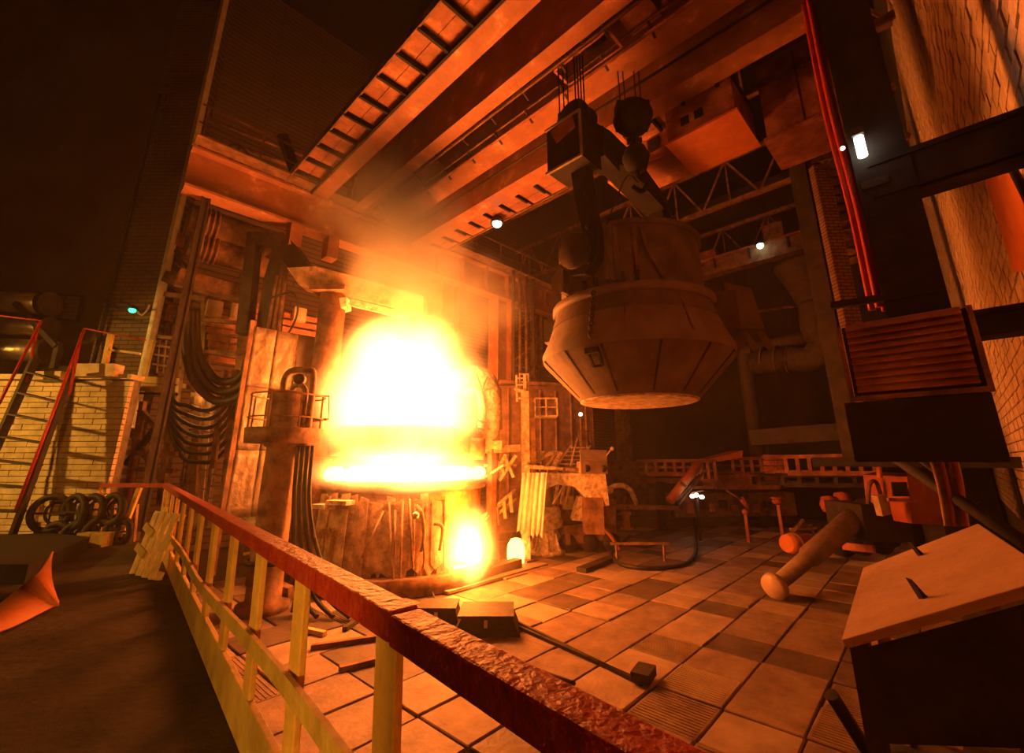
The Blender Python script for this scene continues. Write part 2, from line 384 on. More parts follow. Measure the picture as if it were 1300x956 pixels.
# brackets under the girder
for n, x in enumerate((3.9, 5.0)):
    P(MB().bb((x - .17, YR - .32, 9.0), (x + .17, YR + .1, 9.7)), 'bracket', 'girder', rw)
# building columns carrying it
def column(x, y, z1, w, label, m='girder', z0=0):
    t = T('steel_column', label, 'column', (x, y, z0))
    P(MB().bb((x - w / 2, y - .03, z0), (x + w / 2, y + .03, z1)), 'web', m, t)
    P(MB().bb((x - w / 2 - .03, y - w * .4, z0), (x - w / 2 + .02, y + w * .4, z1)), 'flange', m, t)
    P(MB().bb((x + w / 2 - .02, y - w * .4, z0), (x + w / 2 + .03, y + w * .4, z1)), 'flange', m, t)
    P(MB().bb((x - w * .7, y - w * .6, z0), (x + w * .7, y + w * .6, z0 + .08)), 'base_plate', m, t)
    return t
column(1.68, YR + .05, 9.7, .14, 'slim dark steel column under the pillar end of the runway girder', 'dark')
column(9.9, YR + .38, 9.7, .8, 'broad orange steel column rising behind the furnace fire', 'girder')
column(12.6, YR + .1, 9.7, .75, 'orange steel column with lattice bracing right of the fire', 'girder')
column(15.2, YR + .3, 9.7, .45, 'slim steel column beside the braced orange column', 'rust')
column(22.5, YR + .3, 9.7, .7, 'dark steel column standing far along the runway', 'rust')
# lattice bracing between two columns
lb = T('column_bracing', 'crossed flat bar bracing beside the orange column right of the fire', 'bracing', (13.4, YR, 5.6))
for k in range(3):
    P(MB().bar((13.0, YR - .1, 5.6 + k * 1.3), (14.9, YR + .1, 6.9 + k * 1.3), .1, .04), 'diagonal', 'girder', lb)
for k in range(4): P(MB().bar((13.0, YR - .12, 5.6 + k * 1.3), (14.9, YR - .12, 5.6 + k * 1.3), .12, .06), 'strut', 'rust', lb)
# row of vertical service pipes right of it
for k, px in enumerate((652, 660, 668, 677)):
    p = oY(px, 390, YR - .6); S(MB().tube([(p.x, YR - .6, .0), (p.x, YR - .6, 10.93)], .07, 8), 'riser_pipe', ('pipe', 'rust', 'rust', 'pipe')[k],
       ('grey riser pipe beside the braced orange column', 'second riser pipe from the braced orange column, rusty', 'third riser pipe from the braced orange column, rusty', 'grey riser pipe farthest from the braced orange column')[k], 'pipe', 'riser pipes below the runway walkway')
# ================================================================== BRIDGE CRANE (along Y)
ZB = 10.9
cr = T('bridge_crane', 'overhead bridge crane of rust red girders spanning the hall', 'crane', (6, 6, ZB))
Y0, Y1 = -.6, YR + .2
def gird(x0, x1, z0, h, m='girder', name='girder'):
    P(MB().bb((x0, Y0, z0), (x1, Y1, z0 + h)), name, m, cr)
gird(4.19, 4.66, ZB, 1.3)
gird(5.45, 5.80, ZB, 1.35)
gird(6.62, 7.22, ZB, 1.2)
gird(7.74, 8.25, ZB - .4, 1.5)
# left walkway underside: single plates between ribs
k = 0; y = -.3
while y < Y1 - .6:
    for q in range(2):
        P(MB().bb((3.46 + q * .36, y + .05, ZB + .10), (3.46 + q * .36 + .345, y + .72, ZB + .13)), 'deck_plate', 'redox', cr)
    P(MB().bb((3.42, y - .03, ZB - .03), (4.19, y + .03, ZB + .10)), 'rib', 'black', cr)
    y += .77
P(MB().bb((3.40, Y0, ZB - .0), (3.44, Y1, ZB + .2)), 'edge_angle', 'rust', cr)
P(MB().bb((4.13, Y0, ZB - .06), (4.19, Y1, ZB + .02)), 'edge_angle', 'black', cr)
# right walkway underside
y = 2.2
while y < Y1 - .6:
    for q in range(2):
        P(MB().bb((8.27 + q * .38, y + .05, ZB - .33), (8.27 + q * .38 + .36, y + .66, ZB - .30)), 'deck_plate', 'girder', cr)
    P(MB().bb((8.27, y - .03, ZB - .42), (8.75, y + .03, ZB - .33)), 'rib', 'black', cr)
    y += .72
P(MB().bb((9.03, Y0, ZB - .36), (9.08, Y1, ZB - .2)), 'edge_angle', 'rust', cr)
# conductor rails and pipes slung below the girders
for x, z, r, m in ((5.86, ZB - .05, .035, 'rust'), (5.95, ZB + .12, .03, 'rust'), (6.5, ZB - .08, .04, 'redox'), (6.42, ZB + .1, .03, 'rust'), (7.5, ZB - .02, .03, 'dark')):
    P(MB().tube([(x, Y0, z), (x, Y1, z)], r, 6), 'conductor_rail', m, cr)
y = .2
while y < Y1 - .5:
    P(MB().bar((5.80, y, ZB + .02), (6.08, y, ZB - .12), .04), 'hanger', 'dark', cr)
    P(MB().bar((6.38, y + .4, ZB + .05), (6.66, y + .4, ZB - .13), .04), 'hanger', 'dark', cr)
    y += 1.05
# hooked brackets at the far end
for y in (9.6, 10.6, 11.6):
    P(MB().bar((5.78, y, ZB - .02), (6.2, y + .05, ZB - .3), .05).bar((6.2, y + .05, ZB - .3), (6.25, y + .05, ZB - .15), .04), 'hook_bracket', 'dark', cr)
# grated gangway above the slot between the girders
gm = MB().bb((5.8, -.012, ZB + 1.12), (6.62, .012, ZB + 1.17)).mesh('grating_bar', 'dark')
for k in range(110):
    o = bpy.data.objects.new('grating_bar', gm); col.objects.link(o); o.parent = cr; o.location = V((0, 4.2 + k * .075, 0)) - ABS[cr.name]
P(MB().bb((5.8, 4.2, ZB + 1.2), (6.62, 12.8, ZB + 1.24)), 'gangway_deck', 'black', cr)
# --- trolley on the bridge
tr = T('crane_trolley', 'dark hoist trolley with orange drum housing riding the crane girders', 'trolley', (6.3, 3.6, ZB + 1.0))
P(MB().bb((5.0, 2.6, ZB + 1.36), (8.4, 5.2, ZB + 1.6)), 'frame', 'dark', tr)
P(MB().bb((5.85, 2.5, ZB + .15), (6.55, 3.1, ZB + 1.1)), 'motor_housing', 'redox', tr)
P(MB().bb((5.85, 1.6, ZB + .2), (6.55, 2.4, ZB + 1.1)), 'motor_housing', 'redox', tr)
P(MB().lathe((5.9, 3.9, ZB + .75), [(0, 0), (.3, 0), (.3, .65), (0, .65)], 20, (1, 0, 0)), 'rope_drum', 'dark', tr)
P(MB().bar((5.95, 3.3, ZB - .02), (5.95, 4.6, ZB - .02), .05).bar((6.45, 3.3, ZB - .02), (6.45, 4.6, ZB - .02), .05).bar((5.95, 3.3, ZB - .02), (6.45, 3.3, ZB - .02), .05).bar((5.95, 4.6, ZB - .02), (6.45, 4.6, ZB - .02), .05), 'guard_frame', 'redox', tr)
# --- crane driver's cab and switch boxes below the far girder
cb = T('crane_cab', 'orange bottomed crane driver cab hung below the far girder', 'cab', (9.1, 2.8, 9.75))
cbb = P(MB().bb((8.35, 1.95, 9.75), (9.75, 3.35, 10.6)), 'body', 'redox', cb)
P(MB().bb((8.30, 1.90, 9.70), (9.8, 3.4, 9.76)), 'floor_plate', 'orange', cb)
for y in (2.55, 2.85): P(MB().bb((8.33, y, 10.0), (8.36, y + .18, 10.2)), 'window', 'glass', cbb)
P(MB().bb((8.30, 1.9, 10.58), (9.8, 3.4, 10.63)), 'roof', 'dark', cb)
for x, y in ((8.5, 2.05), (8.5, 3.2)): P(MB().bar((x, y, 10.6), (x, y, 11.2), .08), 'hanger', 'dark', cb)
sb = T('switch_box', 'orange lit switch box with small window beside the crane cab', 'box', (9.2, 4.2, 9.8))
P(MB().bb((8.85, 3.5, 9.95), (9.9, 4.6, 10.7)), 'body', 'redox', sb); P(MB().bb((8.82, 3.75, 10.15), (8.86, 4.05, 10.5)), 'window', 'glass', sb)
P(MB().bb((8.8, 3.45, 9.88), (9.95, 5.2, 9.95)), 'drip_tray', 'girder', sb); P(MB().bar((9.2, 4, 10.7), (9.2, 4, 11.3), .08), 'hanger', 'dark', sb)
ep = T('crane_panel_house', 'large dark brown panelled machine house on the crane beside the brick wall', 'machine house', (9.8, 1.0, 9.28))
epb = P(MB().bb((9.2, .25, 9.35), (10.3, 1.65, 12.2)), 'body', 'rust', ep)
for y0 in (.28, .98): P(MB().bb((9.16, y0, 9.4), (9.2, y0 + .66, 11.2)), 'door', 'redox', epb)
P(MB().bb((9.1, .2, 9.28), (10.4, 1.7, 9.36)), 'sill', 'redox', ep)
# ================================================================== LADLE AND LIFTING GEAR
LC = V((7.9, 4.3, 4.08))
ld = T('steel_ladle', 'huge brown steel ladle with flared waist hanging from the crane', 'ladle', LC)
P(MB().lathe(LC, [(1.10, 0), (1.80, .74), (1.84, .80)], 64), 'lower_cone', 'ladle', ld)
P(MB().lathe(LC, [(0, -.0), (1.07, -.02), (1.12, 0), (1.12, .07), (1.10, .08)], 64), 'bottom_plate', 'slag', ld)
P(MB().lathe(LC, [(1.84, .79), (1.85, .92), (1.78, 1.06), (1.78, 1.07)], 64), 'waist_band', 'ladle2', ld)
P(MB().lathe(LC, [(1.775, 1.06), (1.64, 1.44)], 64), 'flare', 'ladle2', ld)
P(MB().lathe(LC, [(1.65, 1.44), (1.54, 1.78)], 64), 'shoulder', 'ladle', ld)
P(MB().lathe(LC, [(1.52, 1.76), (1.62, 1.76), (1.62, 1.90), (1.44, 1.93)], 64), 'flange_ring', 'ladle2', ld)
P(MB().lathe(LC, [(1.44, 1.9), (1.39, 3.12), (1.39, 3.15)], 64), 'upper_shell', 'ladle', ld)
P(MB().lathe(LC, [(1.38, 3.10), (1.46, 3.10), (1.46, 3.2), (1.2, 3.2), (1.15, 2.4), (0, 2.4)], 64), 'rim', 'ladle', ld)
def lad(az, r, z):        # point on the ladle: azimuth in degrees, 0 towards +X
    a = math.radians(az); return LC + V((math.cos(a) * r, math.sin(a) * r, z))
def azv(az): a = math.radians(az); return V((math.cos(a), math.sin(a), 0)), V((-math.sin(a), math.cos(a), 0))
for az in (140, 168, 192, 222, 250, 275): P(MB().bar(lad(az, 1.15, .08), lad(az, 1.83, .78), .035, .05), 'seam_rib', 'dark', ld)
for az in (205, 240): P(MB().bar(lad(az, 1.83, .95), lad(az, 1.56, 1.72), .03, .03), 'seam_rib', 'rust', ld)
for s in (-1, 1):
    c = LC + V((s * 1.38, 0, 2.55))
    tp = P(MB().box(c + V((s * .06, 0, -.05)), (.14, 1.15, 1.05)), 'trunnion_plate', 'ladle', ld)
    P(MB().lathe(c, [(.26, 0), (.26, .5), (.33, .5), (.33, .58), (0, .58)], 24, (s, 0, 0)), 'trunnion', 'dark', tp)
    for q in (-.5, .5): P(MB().bar(c + V((s * .12, q, .5)), c + V((s * .2, q, -.6)), .08, .22), 'stiffener', 'ladle', tp)
# left lug plate catching the fire, right slide-gate bracket, chains
rd, tg = azv(118); P(MB().prism([LC + rd * 1.36 + UZ * 1.9, LC + rd * 1.62 + UZ * 1.95, LC + rd * 1.66 + UZ * 2.75, LC + rd * 1.52 + UZ * 3.0, LC + rd * 1.36 + UZ * 3.0], tg * .10), 'lug_plate', 'ladle2', ld)
P(MB().box(LC + rd * 1.66 + UZ * 1.55, (.3, .4, .5), math.radians(118)), 'lug_block', 'ladle2', ld)
rd, tg = azv(292)
gb = P(MB().box(LC + rd * 1.68 + UZ * 1.6, (.5, .5, .75), math.radians(292)), 'gate_bracket', 'ladle', ld)
P(MB().prism([LC + rd * 1.75 + UZ * 2.2 - tg * .1, LC + rd * 2.2 + UZ * 2.0 - tg * .1, LC + rd * 2.32 + UZ * 1.2 - tg * .1, LC + rd * 1.95 + UZ * 1.25 - tg * .1, LC + rd * 1.8 + UZ * 1.55 - tg * .1], tg * .08), 'gate_plate', 'ladle2', gb)
for q in (0, .25): P(MB().bar(LC + rd * (1.9 + q) + UZ * 1.45, LC + rd * (2.15 + q) + UZ * .85, .06, .1), 'gate_arm', 'ladle2', gb)
P(MB().box(LC + rd * 1.84 + UZ * 1.0, (.3, .7, .06), math.radians(292)), 'gate_shelf', 'ladle', gb)
P(MB().tube(curve([lad(232, 1.48, 2.0), lad(222, 1.52, 2.5), lad(219, 1.46, 3.0)]), .035, 6), 'air_pipe', 'ladle', ld)
P(MB().tube([lad(214, 1.46, 1.92), lad(214, 1.43, 3.05)], .04, 6), 'air_pipe', 'rust', ld)
for q in range(5): P(MB().box(lad(178 + q * 9, 1.58, 2.0), (.16, .05, .16), math.radians(178 + q * 9)), 'toothed_block', 'dark', ld)
ch = MB()
for q in range(12): ch.torus(lad(186, 1.64 + .20 * (11 - q) / 11, .95 + q * .075), .045, .014, azv(186)[0] if q % 2 else azv(186)[1], 10, 5)
P(ch, 'chain', 'dark', ld)
P(MB().bar(lad(182, 1.78, .70), lad(190, 1.78, .70), .1, .1).bar(lad(183, 1.78, .70), lad(183, 1.60, .46), .04).bar(lad(189, 1.78, .70), lad(189, 1.60, .46), .04).bar(lad(183, 1.60, .46), lad(189, 1.60, .46), .04), 'shackle', 'dark', ld)
# lifting beam with its two laminated hooks and the main block
XA, XB, ZL = 6.15, 9.65, 9.05
lf = T('lifting_beam', 'black lifting beam with two laminated hooks carrying the ladle', 'lifting beam', ((XA + XB) / 2, 4.3, 6.2))
P(MB().prism([(XA, 4.3, 8.7), (XA, 4.3, 9.5), (7.1, 4.3, 9.75), (8.3, 4.3, 9.7), (XB + .2, 4.3, 9.2), (XB + .2, 4.3, 8.85), (7.6, 4.3, 9.15)], (0, .5, 0)), 'cross_beam', 'black', lf)
for s, x in ((0, XA + .12), (1, XB - .1)):
    h = [(0.16, 9.3), (-.16, 9.3), (-.2, 8.6), (-.28, 7.6), (-.38, 6.95), (-.36, 6.5), (-.1, 6.22), (.2, 6.27), (.42, 6.5), (.48, 6.85), (.38, 6.87), (.28, 6.62), (.05, 6.5), (-.1, 6.65), (-.08, 7.1), (.04, 7.7), (.14, 8.6)]
    hk_ = P(MB().prism([(x, 4.3 + a, b) for a, b in h], (.26, 0, 0)), 'hook', 'black', lf)
    for z in (6.4, 7.1, 7.8, 8.5): P(MB().lathe((x - .16, 4.3 - .2, z), [(0, 0), (.04, 0), (.04, .32), (0, .32)], 8, (1, 0, 0)), 'rivet', 'dark', hk_)
mbh = P(MB().bb((XA - .32, 3.95, 8.4), (XA + .35, 4.75, 9.35)), 'main_block_housing', 'black', lf)
P(MB().bar((XA - .34, 3.93, 8.38), (XA - .34, 4.77, 8.38), .05).bar((XA - .34, 3.93, 9.37), (XA - .34, 4.77, 9.37), .04).bar((XA - .34, 3.93, 8.38), (XA - .34, 3.93, 9.37), .04), 'housing_frame', 'grey', mbh)
P(MB().prism([(XA - .33, 4.1, 9.33), (XA - .33, 4.65, 9.3), (XA - .33, 4.5, 8.95), (XA - .33, 4.05, 9.05)], (.02, 0, 0)), 'inspection_opening', 'redox', mbh)
P(MB().lathe((XA - .1, 4.3, 9.6), [(0, 0), (.36, 0), (.36, .1), (.3, .13), (.3, .27), (.36, .3), (.36, .4), (0, .4)], 24, (1, 0, 0)), 'sheave', 'black', lf)
P(MB().bar((XA + .05, 4.3, 9.3), (XA + .05, 4.3, 9.75), .5, .5), 'sheave_bracket', 'black', lf)
P(MB().prism([(XA + .45, 4.0, 8.8), (XA + 1.0, 4.0, 8.7), (XA + 1.05, 4.0, 9.35), (XA + .45, 4.0, 9.5)], (0, .15, 0)), 'cheek_plate', 'black', lf)
for n, (x, y) in enumerate([(XA - .2, 4.1), (XA - .1, 4.1), (XA, 4.1), (XA + .1, 4.1), (XA - .2, 4.5), (XA - .05, 4.5), (XA + .1, 4.5)]):
    S(MB().tube([(x, y, 9.75), (x, y, ZB + 1.35)], .016, 5), 'hoist_rope', 'black', 'thin steel hoist rope from the trolley to the main hook block', 'rope', 'ropes of the main hoist')
# auxiliary hoist block and hook
AX = W(803, 150, 9.0)
ah = T('auxiliary_hook_block', 'round black auxiliary hook block with swivel hook above the ladle', 'hook block', AX + V((0, 0, -1.4)))
P(MB().lathe(AX - FW * .25, [(0, 0), (.3, 0), (.37, .08), (.37, .38), (.3, .46), (0, .46)], 28, FW), 'sheave', 'black', ah)
P(MB().box(AX + V((0, 0, .05)), (.28, .66, .55), math.radians(44)), 'cheek', 'black', ah)
P(MB().bar(AX - UZ * .35, AX - UZ * .75, .12).bar(AX - UZ * .55 - RT * .14, AX - UZ * .55 + RT * .14, .1), 'swivel', 'dark', ah)
P(MB().lathe(AX - UZ * 1.25, [(0, 0), (.2, .05), (.27, .3), (.2, .5), (0, .55)], 16), 'counterweight', 'black', ah)
P(MB().tube(curve([AX - UZ * 1.2, AX - UZ * 1.4 + RT * .02, AX - UZ * 1.55 + RT * .16, AX - UZ * 1.7 + RT * .05, AX - UZ * 1.6 - RT * .12]), .05, 8), 'hook', 'black', ah)
for q in (-.22, -.12, .1, .2):
    S(MB().tube([AX + RT * q + UZ * .3, AX + RT * q * 1.1 + UZ * (ZB + 1.3 - AX.z)], .014, 5), 'hoist_rope', 'black', 'thin steel rope above the round auxiliary hook block', 'rope', 'ropes of the auxiliary hoist')
S(MB().tube(curve([AX - UZ * 1.5, W(795, 225, 8.8), W(770, 285, 7.9)]), .012, 5), 'guide_line', 'black', 'thin slack line dropping from the auxiliary hook to the ladle rim', 'rope')
# lamp under the crane walkway
LA = oZ(631, 284, ZB - .6)
lp = T('crane_lamp', 'white floodlight shining under the crane walkway beside the smoke', 'lamp', LA)
P(MB().lathe(LA, [(.05, .32), (.2, .12), (.22, 0), (.19, .0)], 20), 'shade', 'dark', lp); P(MB().ball(LA + V((0, 0, .02)), .15, 8), 'bulb', 'lampw', lp)
P(MB().bar(LA + UZ * .3, LA + UZ * .62, .04), 'stem', 'dark', lp)
point_light('crane_lamp_light', LA - UZ * .25, 6, (1, .6, .3), .1)
# ================================================================== FURNACE
random.seed(11)
FX, FY = FC.x, FC.y
fz = lambda r, z, az: V((FX + r * math.cos(math.radians(az)), FY + r * math.sin(math.radians(az)), z))
CAZ = math.degrees(math.atan2(-FY, -FX))           # azimuth that faces the viewer
fu = T('arc_furnace', 'round electric arc furnace shell with a glowing open top', 'furnace', (FX, FY, 0))
P(MB().lathe((FX, FY, 0), [(0, .25), (1.7, .25), (2.15, .8), (2.3, 1.3), (2.34, 2.35), (2.2, 2.35), (2.15, 1.6), (0, 1.5)], 56), 'shell', 'apron', fu)
P(MB().lathe((FX, FY, 0), [(2.34, 2.2), (2.46, 2.22), (2.48, 2.42), (2.2, 2.46)], 56), 'shell_flange', 'rust', fu)
P(MB().disc((FX, FY, 2.36), 2.2, 48), 'molten_bath', 'hot', fu)
P(MB().torus((FX, FY, 2.62), 2.3, .17, UZ, 56, 10), 'glowing_rim', 'hot', fu)
rg = MB()
rg.lathe((FX, FY, 0), [(2.0, 3.1), (2.35, 3.1), (2.4, 3.2), (2.4, 3.75), (2.3, 3.85), (2.0, 3.85), (2.0, 3.1)], 48)
P(rg, 'roof_ring', 'apron', fu)
for k, az in enumerate((200, 245, 290, 20)):
    P(MB().bar(fz(2.3, 2.4, az), fz(2.3, 3.15, az), .14), 'ring_post', 'rust', fu)
for k in range(3):
    a = 90 + 120 * k; c = fz(.55, 0, a)
    P(MB().lathe((c.x, c.y, 0), [(0, 2.6), (.2, 2.65), (.22, 3.0), (.22, 6.6), (.0, 6.6)], 18), 'electrode', 'dark', fu)
# slag-splashed apron sheets hanging on the front, each sheet a piece
for k in range(22):
    az = CAZ - 50 + k * 3.7; w = rnd(.20, .30); r = 2.46 + rnd(-.03, .07); zt = 2.12 + rnd(-.15, .05); zb = .42 + rnd(-.2, .2)
    rd, tg = azv(az); c = V((FX, FY, 0)) + rd * r
    P(MB().prism([c - tg * w * .5 + UZ * zt, c + tg * w * .5 + UZ * (zt + rnd(-.08, .08)), c + tg * w * .55 + rd * .12 + UZ * zb, c + tg * rnd(-.05, .05) + rd * .15 + UZ * (zb - rnd(.05, .3)), c - tg * w * .55 + rd * .12 + UZ * zb], rd * .03), 'apron_sheet', 'apron', fu)
for k in range(7):
    az = CAZ - 10 + k * 3.4; r0 = 2.52
    P(MB().tube([fz(r0, 2.0 + rnd(-.2, .1), az + rnd(-1, 1)), fz(r0 + rnd(.1, .35), .35 + rnd(-.2, .5), az + rnd(-7, 5))], .028, 6), 'slag_rod', 'apron', fu)
P(MB().frame(fz(2.75, 1.9, CAZ - 42), azv(CAZ - 42)[1] * .22, azv(CAZ - 42)[0] * .16, UZ * .05), 'bracket', 'slag', fu)
P(MB().frame(fz(2.7, 2.0, CAZ - 32), azv(CAZ - 32)[1] * .3, azv(CAZ - 32)[0] * .16, UZ * .05), 'bracket', 'slag', fu)
# pipes with a small gauge on the front
P(MB().tube(curve([fz(2.6, 1.9, CAZ + 8), fz(2.75, 1.75, CAZ + 10), fz(2.72, 1.3, CAZ + 12), fz(2.72, .9, CAZ + 11)]), .05, 8), 'cooling_pipe', 'apron', fu)
P(MB().tube(curve([fz(2.7, 1.5, CAZ + 17), fz(2.8, 1.4, CAZ + 21), fz(2.8, .9, CAZ + 20)]), .045, 8), 'cooling_pipe', 'apron', fu)
P(MB().ball(fz(2.82, 1.72, CAZ + 7), .09, 8), 'gauge', 'silver', fu)
# working platform around the furnace base
P(MB().lathe((FX, FY, 0), [(2.5, .0), (2.9, .0), (2.9, .35), (2.5, .35), (2.5, 0)], 40), 'base_ring', 'rust', fu)
# tap door panel and spout
tp = oZ(592, 722, .12); dd = (V((FX, FY, 0)) - tp); dd.z = 0; dd.normalize(); ds = V((dd.y, -dd.x, 0))
td = T('tapping_door', 'ribbed tapping door panel on the furnace front above the white hot stream', 'door', tp + dd * .6)
pc = tp + dd * .75
tdp = P(MB().frame(pc + UZ * 1.25, ds * .5, dd * .05, UZ * .75), 'panel', 'plate2', td)
for k in range(8): P(MB().bar(pc - dd * .07 + ds * (-.44 + k * .125) + UZ * .55, pc - dd * .07 + ds * (-.44 + k * .125) + UZ * 1.95, .035), 'rib', 'plate2', tdp)
P(MB().bar(pc + ds * .0 + UZ * 2.0, pc + UZ * 2.2, .18, .06), 'lifting_eye', 'plate2', tdp)
P(MB().bar(pc + ds * .62 + UZ * .1, pc + ds * .58 + UZ * 2.25, .09), 'guide_post', 'slag', td)
P(MB().tube([pc + ds * .55 + UZ * 1.62, pc + ds * .95 + UZ * 1.62, pc + ds * .98 + UZ * .75], .045, 8), 'water_pipe', 'slag', td)
P(MB().tube([pc + ds * .55 + UZ * 1.48, pc + ds * .85 + UZ * 1.48, pc + ds * .88 + UZ * .75], .035, 8), 'water_pipe', 'slag', td)
P(MB().frame(pc + ds * .95 + UZ * .45, ds * .22, dd * .18, UZ * .35), 'side_block', 'slag', td)
sp_ = T('tapping_spout', 'white hot molten steel stream running from the round tap hole', 'molten steel', tp)
P(MB().torus(tp - ds * .42 + UZ * .28, .2, .07, UZ, 20, 8), 'runner_lip', 'slag', sp_)
P(MB().lathe(tp + UZ * .02, [(0, .0), (.40, .02), (.42, .4), (.36, .8), (.22, 1.0), (0, 1.05)], 20), 'stream', 'hot', sp_)
P(MB().frame(tp - ds * .32 - dd * .12 + UZ * .12, ds * .14, dd * .2, UZ * .16), 'runner', 'hot', sp_)
c0, c1 = oZ(588, 738, .1), oZ(658, 716, .1)
S(MB().bar(c0, c1, .28, .3), 'tapping_kerb', 'plate', 'heavy steel kerb beam in front of the white hot stream', 'kerb')
S(MB().bar(oZ(565, 752, .02), oZ(692, 716, .02), .22, .06), 'floor_strip', 'plate2', 'long bright steel strip on the floor before the tapping pit', 'floor strip')
gp = oZ(655, 717, 0) + FW * .25
S(MB().lathe(gp, [(0, 0), (.24, .0), (.27, .25), (.25, .5), (.15, .66), (0, .7)], 14), 'hot_slag_lump', 'warm', 'glowing upright lump of slag at the end of the kerb', 'slag')
# round tapered bucket and boulders left of the spout
bk = oZ(551, 738, 0)
S(MB().lathe(bk, [(0, .02), (.42, .02), (.62, .95), (.68, .97), (.68, 1.03), (.56, 1.03), (.4, .12), (0, .1)], 24), 'slag_bucket', 'rust', 'tapered iron slag bucket on the floor left of the stream', 'bucket')
S(MB().bar(bk + V((-.5, -.3, 1.12)), bk + V((.7, .1, 1.2)), .16, .12), 'bucket_crossbar', 'apron', 'short steel crossbar laid over the slag bucket', 'bar')
# ------------------------------------------------------------------ off-gas elbow right of the fire
eb = T('offgas_elbow', 'flanged kidney shaped fume elbow glowing right of the fire', 'duct', W(622, 590, 13.6))
e = lambda x, y, t=13.4: W(x, y, t)
P(MB().tube(curve([e(575, 486), e(600, 478), e(617, 485), e(622, 510), e(620, 545), e(608, 566)], 6), [.34] * 31, 16), 'elbow', 'slag', eb)
P(MB().tube(curve([e(590, 500, 13.0), e(606, 495, 13.0), e(612, 515, 13.0), e(611, 545, 13.0)], 5), .12, 10), 'inner_pipe', 'slag', eb)
for px, py, qx, qy in ((604, 474, 612, 494), (618, 478, 612, 494), (627, 492, 612, 496), (624, 520, 612, 520), (622, 545, 610, 541)):
    P(MB().bar(e(px, py, 12.95), e(qx, qy, 12.95), .05, .05), 'clamp', 'rust', eb)
P(MB().tube([e(632, 492, 13.8), e(633, 545, 13.8)], .12, 10), 'side_pipe', 'girder', eb)
P(MB().frame(e(625, 565), RT * .3, FW * .3, UZ * .12), 'foot', 'slag', eb)
P(MB().bar(e(625, 566, 13.5), V((e(625, 566, 13.5).x, e(625, 566, 13.5).y, 0)), .2), 'support_leg', 'rust', eb)
# machinery house behind the elbow
mh = T('fume_housing', 'dark brown steel fume housing standing behind the elbow and post', 'housing', oZ(690, 705, 0) + FW * 3.4)
b0 = W(630, 480, 17.4); b1 = W(742, 480, 18.6)
P(MB().frame(V(((b0.x + b1.x) / 2, (b0.y + b1.y) / 2, 3.2)), (b1 - b0) * .5, V((-(b1 - b0).y, (b1 - b0).x, 0)).normalized() * .6, UZ * 2.6), 'body', 'rust', mh)
for k in range(6):
    q = b0.lerp(b1, (k + .5) / 6); n = V((-(b1 - b0).y, (b1 - b0).x, 0)).normalized()
    if n.dot(FW) > 0: n = -n
    P(MB().bar(V((q.x, q.y, 1.0)) + n * .64, V((q.x, q.y, 5.6)) + n * .64, .08, .1), 'upright', 'rust', mh)
P(MB().bar(V((b0.x, b0.y, 5.85)), V((b1.x, b1.y, 5.85)), 1.4, .12), 'roof', 'rust', mh)
# tall pale post with the burner curtain
ps = T('burner_post', 'tall pale steel post with arm standing right of the furnace', 'post', oZ(668, 712, 0))
q0 = oZ(668, 712, 0); tpp = proj(q0)[2]
def up(base, px, py): # point above a floor point seen at pixel row py
    f = ct * base.x + st * base.y; d, fw = ray(px, py); return V((base.x, base.y, 3 + d.z * f / fw))
q1 = up(q0, 655, 497)
P(MB().bar(q0, q1, .26, .2, FW), 'shaft', 'slag', ps)
P(MB().bar(q0 + RT * .28 + UZ * 1.9, q1 + RT * .25 - UZ * .9, .14, .14, FW), 'rear_rail', 'rust', ps)
P(MB().bar(q1 - UZ * .05, q1 - RT * .35 + UZ * .1, .08, .08), 'top_arm', 'slag', ps)
P(MB().bar(q0 + UZ * 2.0 + RT * .1, q0 + UZ * 2.6 + RT * .55, .12, .1), 'knee', 'rust', ps)
P(MB().box(q0 + UZ * .03, (.5, .5, .06)), 'foot_plate', 'rust', ps)
# burner arm reaching towards the furnace
ba = T('burner_lance', 'burner lance rack slanting from the post down to the furnace', 'lance', W(640, 640, 13.2))
for a, b, c, d, r in ((603, 664, 655, 622, .06), (607, 672, 655, 634, .05), (615, 660, 650, 628, .03), (640, 590, 610, 610, .04)):
    P(MB().tube([W(a, b, 12.8), W(c, d, 13.6)], r, 8), 'lance_pipe', 'slag', ba)
for a, b in ((620, 657), (630, 650), (640, 642), (648, 634)): P(MB().bar(W(a, b - 6, 13.1), W(a + 2, b + 16, 13.1), .1, .08), 'clamp', 'apron', ba)
# pale lattice gantry left of the post
lt = T('charging_gantry', 'bright lattice gantry between the furnace ring and the pale post', 'gantry', W(640, 625, 13.4))
P(MB().bar(W(612, 571, 13.3), W(658, 569, 14.0), .24, .22), 'top_beam', 'slag', lt)
for a, b, c, d in ((642, 577, 626, 606), (655, 578, 634, 610), (626, 577, 640, 600), (640, 578, 652, 606)): P(MB().bar(W(a, b, 13.7), W(c, d, 13.5), .12, .09), 'diagonal', 'slag', lt)
P(MB().bar(W(615, 591, 13.3), W(655, 591, 13.8), .07), 'tie', 'slag', lt)
P(MB().bar(W(630, 575, 13.7), V((W(630, 575, 13.7).x, W(630, 575, 13.7).y, 0)), .14), 'leg', 'rust', lt)
